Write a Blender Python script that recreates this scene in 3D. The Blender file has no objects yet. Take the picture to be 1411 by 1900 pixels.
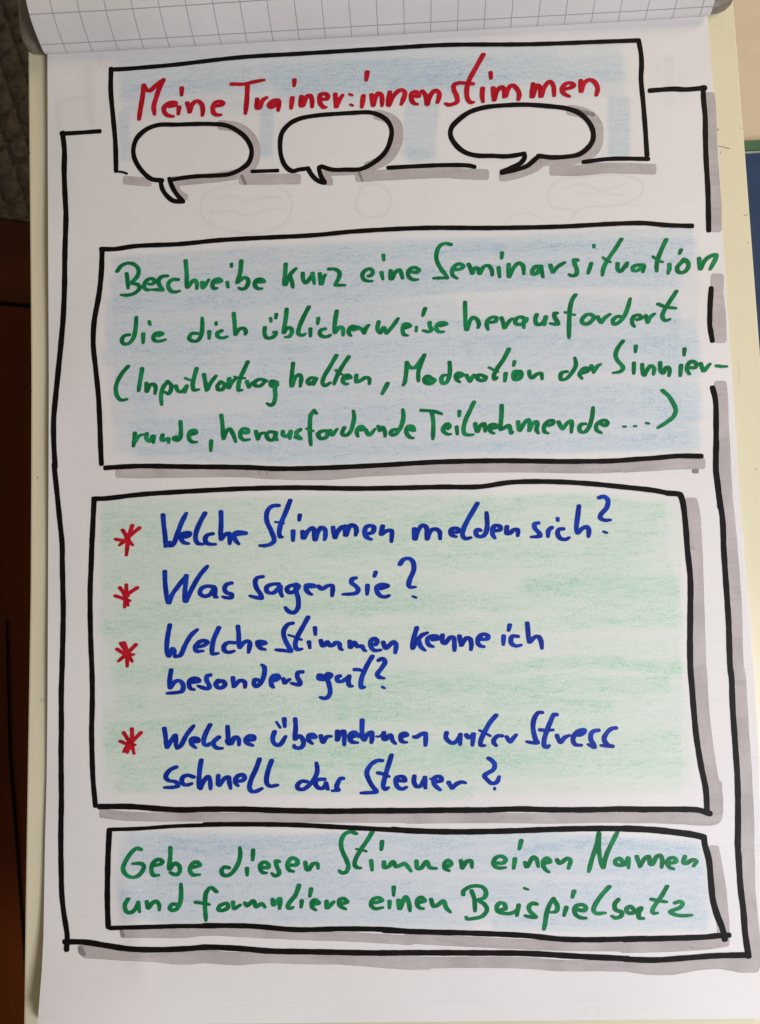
import bpy, bmesh, math, random
import numpy as np
from mathutils import Matrix, Vector, noise

random.seed(7)
rng = np.random.default_rng(7)
S = bpy.context.scene
COL = S.collection

# ------------------------------------------------------------------ camera
FPX = 1372.0                       # focal length in pixels of a 1411 x 1900 picture
CC = np.array([0.02251905, -0.7168295, -0.07099155])
CR = np.array([[0.9987202695425813, 0.032170682734468235, 0.039023971827479846],
               [0.041545722015542526, -0.08185545080743517, -0.9957779060389514],
               [-0.028840530282937215, 0.9961248578092556, -0.0830872521358676]])
cam = bpy.data.cameras.new('camera')
cam.sensor_fit = 'VERTICAL'; cam.sensor_height = 36.0; cam.sensor_width = 36.0
cam.lens = FPX / 1900 * 36
cam.clip_start = 0.02; cam.clip_end = 60
camo = bpy.data.objects.new('camera', cam); COL.objects.link(camo)
M = Matrix(CR.tolist()).to_4x4(); M.translation = Vector(CC.tolist())
camo.matrix_world = M
S.camera = camo

# ------------------------------------------------------------------ light
w = bpy.data.worlds.new('World'); S.world = w; w.use_nodes = True
bg = w.node_tree.nodes['Background']
bg.inputs[0].default_value = (1.0, 0.82, 0.64, 1); bg.inputs[1].default_value = 0.175

def area(name, loc, target, sx, sy, power, color, spread=180):
    l = bpy.data.lights.new(name, 'AREA'); l.shape = 'RECTANGLE'
    l.size = sx; l.size_y = sy; l.energy = power; l.color = color
    l.spread = math.radians(spread)
    o = bpy.data.objects.new(name, l); COL.objects.link(o)
    o.location = loc
    d = Vector(target) - Vector(loc)
    o.rotation_euler = d.to_track_quat('-Z', 'Y').to_euler()
    return o
area('window_light', (.96, -1.36, -0.64), (0.0, 0, -0.1), .42, .55, 22.6, (0.925, 0.93, 1.0))
area('ceiling_light', (1.5, -1.3, 1.3), (0.3, 0, 0.2), .9, .9, 13.5, (1.0, 0.82, 0.56))
vs = S.view_settings
vs.view_transform = 'Standard'; vs.look = 'None'; vs.exposure = 0; vs.gamma = 1
vs.use_curve_mapping = False

# ------------------------------------------------------------------ picture <-> place
def ray(x, y):
    x = np.asarray(x, float); y = np.asarray(y, float)
    d = np.stack([(x - 705.5) / FPX, (950 - y) / FPX, -np.ones_like(x)], -1)
    return d @ CR.T
def at(x, y, d=0.0):               # point at distance d in front of the board plane
    r = ray(x, y); t = (-np.asarray(d) - CC[1]) / r[..., 1]
    return CC + r * t[..., None]
def sstep(a, b, v):
    t = np.clip((v - a) / (b - a), 0, 1); return t * t * (3 - 2 * t)
def hgt(X, Z):                     # relief of the written sheet above the board
    h = 0.0052 + .0036 * sstep(-.42, .15, Z) + 0.0005 * np.sin(X * 23 + Z * 9) + 0.0004 * np.sin(Z * 31 - X * 12 + 1)
    h = h + 0.030 * sstep(-0.33, -0.52, Z) ** 1.3 * sstep(-0.05, -0.36, X)
    h = h + 0.0013 * np.sin(Z * 46 + 0.8) * sstep(0.26, 0.36, X)
    h = h + 0.0012 * np.sin(Z * 30) * sstep(-0.30, -0.345, X)
    h = h + 0.0016 * np.exp(-((X + 0.245 + 0.25 * (Z + 0.39)) / 0.012) ** 2) * sstep(-0.33, -0.37, Z) * sstep(-0.45, -0.41, Z)
    return h
def on_sheet(x, y, off=0.0):
    d = np.full(np.shape(x), 0.0088)
    for _ in range(7):
        p = at(x, y, d); d = hgt(p[..., 0], p[..., 2]) + off
    return at(x, y, d)

# ------------------------------------------------------------------ helpers
def mesh_obj(name, verts, faces, mat, parent=None, smooth=False, attrs=None):
    me = bpy.data.meshes.new(name)
    me.from_pydata([tuple(map(float, v)) for v in verts], [], faces)
    if smooth: me.shade_smooth()
    for k, a in (attrs or {}).items():
        at_ = me.attributes.new(k, 'FLOAT', 'POINT'); at_.data.foreach_set('value', np.asarray(a, np.float32).ravel())
    me.materials.append(mat); me.update()
    o = bpy.data.objects.new(name, me); COL.objects.link(o)
    if parent: o.parent = parent
    return o
def root(name, label, cat, loc=(0, 0, 0), group=None):
    o = bpy.data.objects.new(name, None); COL.objects.link(o)
    o.empty_display_size = 0.05; o.location = loc
    o['label'] = label; o['category'] = cat
    if group: o['group'] = group
    return o
def keep(o, parent):               # parent without moving
    o.parent = parent
    o.matrix_parent_inverse = Matrix.Translation(-Vector(parent_pos(parent)))
    return o
def parent_pos(p):
    v = Vector((0, 0, 0))
    while p: v += p.location; p = p.parent
    return v
def box(bm, x0, x1, y0, y1, z0, z1):
    r = bmesh.ops.create_cube(bm, size=1.0)
    for v in r['verts']:
        v.co = Vector((x0 + (v.co.x + .5) * (x1 - x0), y0 + (v.co.y + .5) * (y1 - y0), z0 + (v.co.z + .5) * (z1 - z0)))
def bm_obj(name, bm, mat, parent=None, bevel=0):
    if bevel: bmesh.ops.bevel(bm, geom=bm.edges[:], offset=bevel, segments=2, affect='EDGES', profile=.7)
    bmesh.ops.recalc_face_normals(bm, faces=bm.faces)
    me = bpy.data.meshes.new(name); bm.to_mesh(me); bm.free()
    me.materials.append(mat)
    o = bpy.data.objects.new(name, me); COL.objects.link(o)
    if parent: keep(o, parent)
    return o

class NT:
    def __init__(s, name):
        s.m = bpy.data.materials.new(name); s.m.use_nodes = True
        s.t = s.m.node_tree; s.n = s.t.nodes; s.b = s.n['Principled BSDF']
    def node(s, typ, **kw):
        n = s.n.new(typ)
        for k, v in kw.items(): setattr(n, k, v)
        return n
    def link(s, a, b): s.t.links.new(a, b)
    def val(s, inp, v):
        if hasattr(v, 'links') or hasattr(v, 'is_output'): s.link(v, inp)
        else: inp.default_value = v
    def math(s, op, a, b=0.0, c=0.0, clamp=False):
        n = s.node('ShaderNodeMath', operation=op, use_clamp=clamp)
        s.val(n.inputs[0], a); s.val(n.inputs[1], b); s.val(n.inputs[2], c)
        return n.outputs[0]
    def mix(s, f, a, b, mode='MIX'):
        n = s.node('ShaderNodeMix', data_type='RGBA', blend_type=mode)
        s.val(n.inputs[0], f); s.val(n.inputs[6], a); s.val(n.inputs[7], b)
        return n.outputs[2]
    def noise(s, scale, detail=3, rough=.5, stretch=(1, 1, 1), coord='Object', off=(0, 0, 0)):
        tc = s.node('ShaderNodeTexCoord'); mp = s.node('ShaderNodeMapping')
        mp.inputs['Scale'].default_value = stretch; mp.inputs['Location'].default_value = off
        s.link(tc.outputs[coord], mp.inputs[0])
        n = s.node('ShaderNodeTexNoise'); n.inputs['Scale'].default_value = scale
        n.inputs['Detail'].default_value = detail; n.inputs['Roughness'].default_value = rough
        s.link(mp.outputs[0], n.inputs['Vector']); return n.outputs[0]
    def attr(s, name):
        n = s.node('ShaderNodeAttribute'); n.attribute_name = name; return n.outputs['Fac']
    def ramp(s, f, a, b):
        n = s.node('ShaderNodeMapRange'); n.interpolation_type = 'SMOOTHSTEP'
        s.val(n.inputs[0], f); n.inputs[1].default_value = a; n.inputs[2].default_value = b
        return n.outputs[0]
    def bump(s, h, strength, dist):
        n = s.node('ShaderNodeBump'); n.inputs['Strength'].default_value = strength
        n.inputs['Distance'].default_value = dist; s.link(h, n.inputs['Height'])
        s.link(n.outputs[0], s.b.inputs['Normal'])
def rgb(*c): return (c[0], c[1], c[2], 1.0)

# ------------------------------------------------------------------ materials
def ink(name, col, dark, rough=.5, spec=.16):
    k = NT(name)
    n1 = k.noise(260, 3, .6, (1, 1, .35)); n2 = k.noise(38, 2, .5)
    tone = k.attr('tone')
    f = k.math('ADD', k.ramp(n1, .32, .75), k.math('MULTIPLY', k.ramp(n2, .4, .7), .5))
    f = k.math('ADD', k.math('MULTIPLY', f, .45), tone, clamp=True)
    k.link(k.mix(f, rgb(*dark), rgb(*col)), k.b.inputs['Base Color'])
    k.b.inputs['Roughness'].default_value = rough
    k.b.inputs['Specular IOR Level'].default_value = spec
    return k.m
INK = {
 'red': ink('red_marker_ink', (0.62, .014, .034), (.42, .005, .016)),
 'green': ink('green_marker_ink', (.013, .31, .105), (.004, .165, .050)),
 'blue': ink('blue_marker_ink', (.008, .060, .54), (.003, .024, .31)),
 'black': ink('black_marker_ink', (.010, .007, .007), (.004, .003, .003), .55, .14),
}
def marker_grey():
    k = NT('grey_marker_ink')
    n1 = k.noise(900, 3, .6, (1, 1, 1)); n2 = k.noise(30, 3, .5); n3 = k.noise(260, 2, .5, (.08, 1, 1))
    f = k.math('ADD', k.math('MULTIPLY', n1, .35), k.math('MULTIPLY', n2, .65))
    c = k.mix(k.ramp(f, .3, .7), rgb(.45, .415, .415), rgb(.57, .53, .53))
    c = k.mix(k.math('MULTIPLY', k.ramp(n3, .5, .75), .35), c, rgb(.39, .35, .36))
    c = k.mix(k.attr('edge'), c, rgb(.34, .305, .315))
    k.link(c, k.b.inputs['Base Color']); k.b.inputs['Roughness'].default_value = .9
    k.b.inputs['Specular IOR Level'].default_value = .1
    return k.m
GREY = marker_grey()
def grey_dark():
    k = NT('grey_marker_overlap'); n1 = k.noise(500, 3, .6, (1, 1, .2))
    k.link(k.mix(n1, rgb(.20, .17, .18), rgb(.34, .30, .31)), k.b.inputs['Base Color'])
    k.b.inputs['Roughness'].default_value = .9; return k.m
GREYD = grey_dark()

CELL = 0.02655
def paper(name, crayon=False, gridshow=.05, base=(.82, .812, .815)):
    k = NT(name)
    tc = k.node('ShaderNodeTexCoord'); sp = k.node('ShaderNodeSeparateXYZ'); k.link(tc.outputs['Object'], sp.inputs[0])
    def lines(o, ph):
        f = k.math('FRACT', k.math('DIVIDE', k.math('ADD', o, ph), CELL))
        a = k.math('ABSOLUTE', k.math('SUBTRACT', f, .5))
        return k.ramp(a, .032, .012)
    g = k.math('MAXIMUM', lines(sp.outputs[2], 1.006), k.math('MULTIPLY', lines(sp.outputs[0], 1.002), .5))
    big = k.noise(7, 3, .5)
    c = k.mix(k.ramp(big, .3, .7), rgb(base[0] * .97, base[1] * .97, base[2] * .975), rgb(*base))
    patch = k.ramp(k.noise(11, 2, .6), .42, .62)
    c = k.mix(k.math('MULTIPLY', g, k.math('MULTIPLY', patch, gridshow * 2)), c, rgb(.45, .47, .52))
    if crayon:
        c = k.mix(k.math('MULTIPLY', k.attr('ghost'), .20), c, rgb(.35, .33, .33))
        fib = k.noise(1500, 2, .6, (.45, 1, 1)); grain = k.noise(1500, 2, .75, (.55, 1, 1))
        streak = k.noise(330, 3, .6, (.22, 1, 1.2)); spk = k.noise(1300, 2, .6, (.5, 1, 1), off=(3, 1, 2))
        cloud = k.noise(34, 3, .55, (.5, 1, 1.2))
        for at_, soft, strong, spec_ in (('green', rgb(.60, .76, .635), rgb(.20, .55, .39), rgb(.06, .27, .18)),
                                         ('blue', rgb(.50, .645, .74), rgb(.16, .34, .58), rgb(.07, .13, .24))):
            d = k.math('MULTIPLY', k.attr(at_), .80 if at_ == 'blue' else 1.0)
            d2 = k.math('MULTIPLY', d, k.math('ADD', .70, k.math('MULTIPLY', cloud, .6)))
            n = k.math('ADD', k.math('MULTIPLY', grain, .74), k.math('MULTIPLY', streak, .26))
            soft_f = k.math('MULTIPLY', d2, k.math('ADD', .72, k.math('MULTIPLY', k.ramp(n, .38, .62), .75)), clamp=True)
            c = k.mix(soft_f, c, soft)
            thr = k.math('SUBTRACT', .66, k.math('MULTIPLY', d2, .28))
            f = k.math('MULTIPLY', k.math('SUBTRACT', n, thr), 6.0, clamp=True)
            c = k.mix(k.math('MULTIPLY', f, .62), c, strong)
            s2 = k.math('MULTIPLY', k.ramp(k.math('ADD', k.math('MULTIPLY', spk, .65), k.math('MULTIPLY', streak, .35)), .60, .70),
                        k.math('MULTIPLY', d2, .7, clamp=True))
            c = k.mix(s2, c, spec_)
        h = k.math('ADD', k.math('MULTIPLY', fib, .3), k.noise(14, 3, .5))
        k.bump(h, .25, .0016)
    k.link(c, k.b.inputs['Base Color']); k.b.inputs['Roughness'].default_value = .62
    k.b.inputs['Specular IOR Level'].default_value = .22
    return k.m
PAPER = paper('flip_chart_paper', True)
PAPER2 = paper('flip_chart_paper_plain', False, .12)

def grid_paper():
    k = NT('squared_paper')
    u = k.attr('gu'); v = k.attr('gv')
    def lines(o, wd):
        f = k.math('FRACT', o); a = k.math('ABSOLUTE', k.math('SUBTRACT', f, .5))
        return k.ramp(a, .5 - wd * 1.6, .5 - wd * .5)
    g = k.math('MAXIMUM', lines(u, .015), lines(v, .015))
    big = k.noise(9, 3, .5)
    c = k.mix(k.ramp(big, .35, .7), rgb(.72, .705, .70), rgb(.78, .765, .76))
    c = k.mix(k.math('MULTIPLY', k.ramp(k.noise(14, 1, .5, (.35, 1, 1.2), off=(2, 0, 1)), .6, .68), .10), c, rgb(.5, .47, .45))
    c = k.mix(k.math('MULTIPLY', g, .70), c, rgb(.17, .20, .29))
    k.link(c, k.b.inputs['Base Color']); k.b.inputs['Roughness'].default_value = .6
    k.b.inputs['Specular IOR Level'].default_value = .25
    return k.m
GRID = grid_paper()

def plain(name, c1, c2, scale=8, rough=.5, spec=.4, stretch=(1, 1, 1), bump=None, detail=4):
    k = NT(name)
    k.link(k.mix(k.ramp(k.noise(scale, detail, .55, stretch), .3, .7), rgb(*c1), rgb(*c2)), k.b.inputs['Base Color'])
    k.b.inputs['Roughness'].default_value = rough; k.b.inputs['Specular IOR Level'].default_value = spec
    if bump: k.bump(k.noise(bump[0], 4, .6), bump[1], bump[2])
    return k.m
CREAM = plain('cream_lacquered_board', (.75, .70, .50), (.79, .74, .535), 5, .38, .4, bump=(300, .04, .0005))
BARM = plain('grey_clamp_metal', (.22, .20, .16), (.26, .24, .195), 9, .45, .4)
WOOD = plain('dark_stained_wood', (.048, .0095, .0014), (.115, .0230, .0024), 5, .45, .12, (1, 1, .12), bump=(60, .1, .002))
WOODU = plain('red_brown_stained_wood', (.055, .012, .002), (.11, .025, .004), 9, .4, .18, (.15, 1, 1), bump=(60, .1, .002))
SEAM = plain('black_gap', (.003, .002, .002), (.006, .004, .004), 10, .9, .1)
CLOTH = plain('quilted_fabric', (.088, .077, .062), (.15, .132, .105), 90, .95, .1, bump=(420, .5, .002))
WALLM = plain('cream_plaster', (.85, .71, .53), (.90, .76, .58), 14, .9, .1, bump=(120, .25, .004))
NAVY = plain('navy_panel', (.035, .068, .150), (.045, .082, .170), 25, .7, .2)
GREENP = plain('green_rail_paint', (.055, .16, .085), (.07, .19, .10), 25, .5, .3)
PALE = plain('pale_edge', (.50, .52, .46), (.6, .6, .52), 25, .5, .3)
PENM = plain('pen_ink', (.03, .02, .02), (.08, .05, .05), 400, .5, .3)
PENG = plain('green_pen_ink', (.10, .33, .20), (.2, .45, .3), 400, .5, .3)

# ------------------------------------------------------------------ curves
def spline(P, step):
    P = [np.array(p, float) for p in P]
    if len(P) < 3:
        n = max(1, int(np.linalg.norm(P[1] - P[0]) / step))
        return [P[0] + (P[1] - P[0]) * i / n for i in range(n + 1)]
    Q = [2 * P[0] - P[1]] + P + [2 * P[-1] - P[-2]]
    out = []
    for i in range(1, len(Q) - 2):
        p0, p1, p2, p3 = Q[i - 1:i + 3]
        L = np.linalg.norm(p2 - p1); n = max(1, int(math.ceil(L / step)))
        t0 = 0; a = .5
        t1 = t0 + max(np.linalg.norm(p1 - p0), 1e-3) ** a; t2 = t1 + max(L, 1e-3) ** a
        t3 = t2 + max(np.linalg.norm(p3 - p2), 1e-3) ** a
        for j in range(n):
            t = t1 + (t2 - t1) * j / n
            A1 = (t1 - t) / (t1 - t0) * p0 + (t - t0) / (t1 - t0) * p1
            A2 = (t2 - t) / (t2 - t1) * p1 + (t - t1) / (t2 - t1) * p2
            A3 = (t3 - t) / (t3 - t2) * p2 + (t - t2) / (t3 - t2) * p3
            B1 = (t2 - t) / (t2 - t0) * A1 + (t - t0) / (t2 - t0) * A2
            B2 = (t3 - t) / (t3 - t1) * A2 + (t - t1) / (t3 - t1) * A3
            out.append((t2 - t) / (t2 - t1) * B1 + (t - t1) / (t2 - t1) * B2)
    out.append(P[-1]); return out
def hull(pts):
    pts = sorted(set((round(float(a), 4), round(float(b), 4)) for a, b in pts))
    def half(ps):
        h = []
        for p in ps:
            while len(h) > 1 and (h[-1][0] - h[-2][0]) * (p[1] - h[-2][1]) - (h[-1][1] - h[-2][1]) * (p[0] - h[-2][0]) <= 0: h.pop()
            h.append(p)
        return h
    a = half(pts); b = half(pts[::-1])
    return a[:-1] + b[:-1]
def nib(a, b, ang, n=10, sq=.78):
    out = []
    for i in range(n):
        t = 2 * math.pi * (i + .5) / n
        c, s = math.cos(t), math.sin(t)
        x = a * math.copysign(abs(c) ** sq, c); y = b * math.copysign(abs(s) ** sq, s)
        out.append((x * math.cos(ang) - y * math.sin(ang), x * math.sin(ang) + y * math.cos(ang)))
    return np.array(out)
class Ink:
    def __init__(s): s.xy = []; s.off = []; s.f = []; s.tone = []; s.edge = []
    def sweep(s, pts, nb, off, step=4.0, tone=0.0, taper=0.0, edge=0.0, jit=.05):
        c = spline(pts, step); n = len(c); ph = random.random() * 10
        for i in range(n - 1):
            def nbs(j):
                k = 1 + jit * math.sin(j * .55 + ph) + jit * .6 * math.sin(j * 1.3 + ph * 2)
                if taper and j > n - 4: k *= 1 - taper * (j - n + 4) / 3
                return c[j] + nb * k
            h = hull(list(map(tuple, nbs(i))) + list(map(tuple, nbs(i + 1))))
            b = len(s.xy); s.xy += h; s.off += [off + i * 1.2e-6] * len(h)
            e = min(i, n - 2 - i) / max(1, n); s.tone += [tone + .22 * math.sin(i * .23 + ph) - (.18 if e < .12 else 0)] * len(h); s.edge += [edge] * len(h)
            s.f.append(list(range(b, b + len(h)))[::-1])
    def build(s, name, mat, parent):
        xy = np.array(s.xy); v = on_sheet(xy[:, 0], xy[:, 1], np.array(s.off))
        return mesh_obj(name, v, s.f, mat, parent, attrs={'tone': s.tone, 'edge': s.edge})

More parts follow.
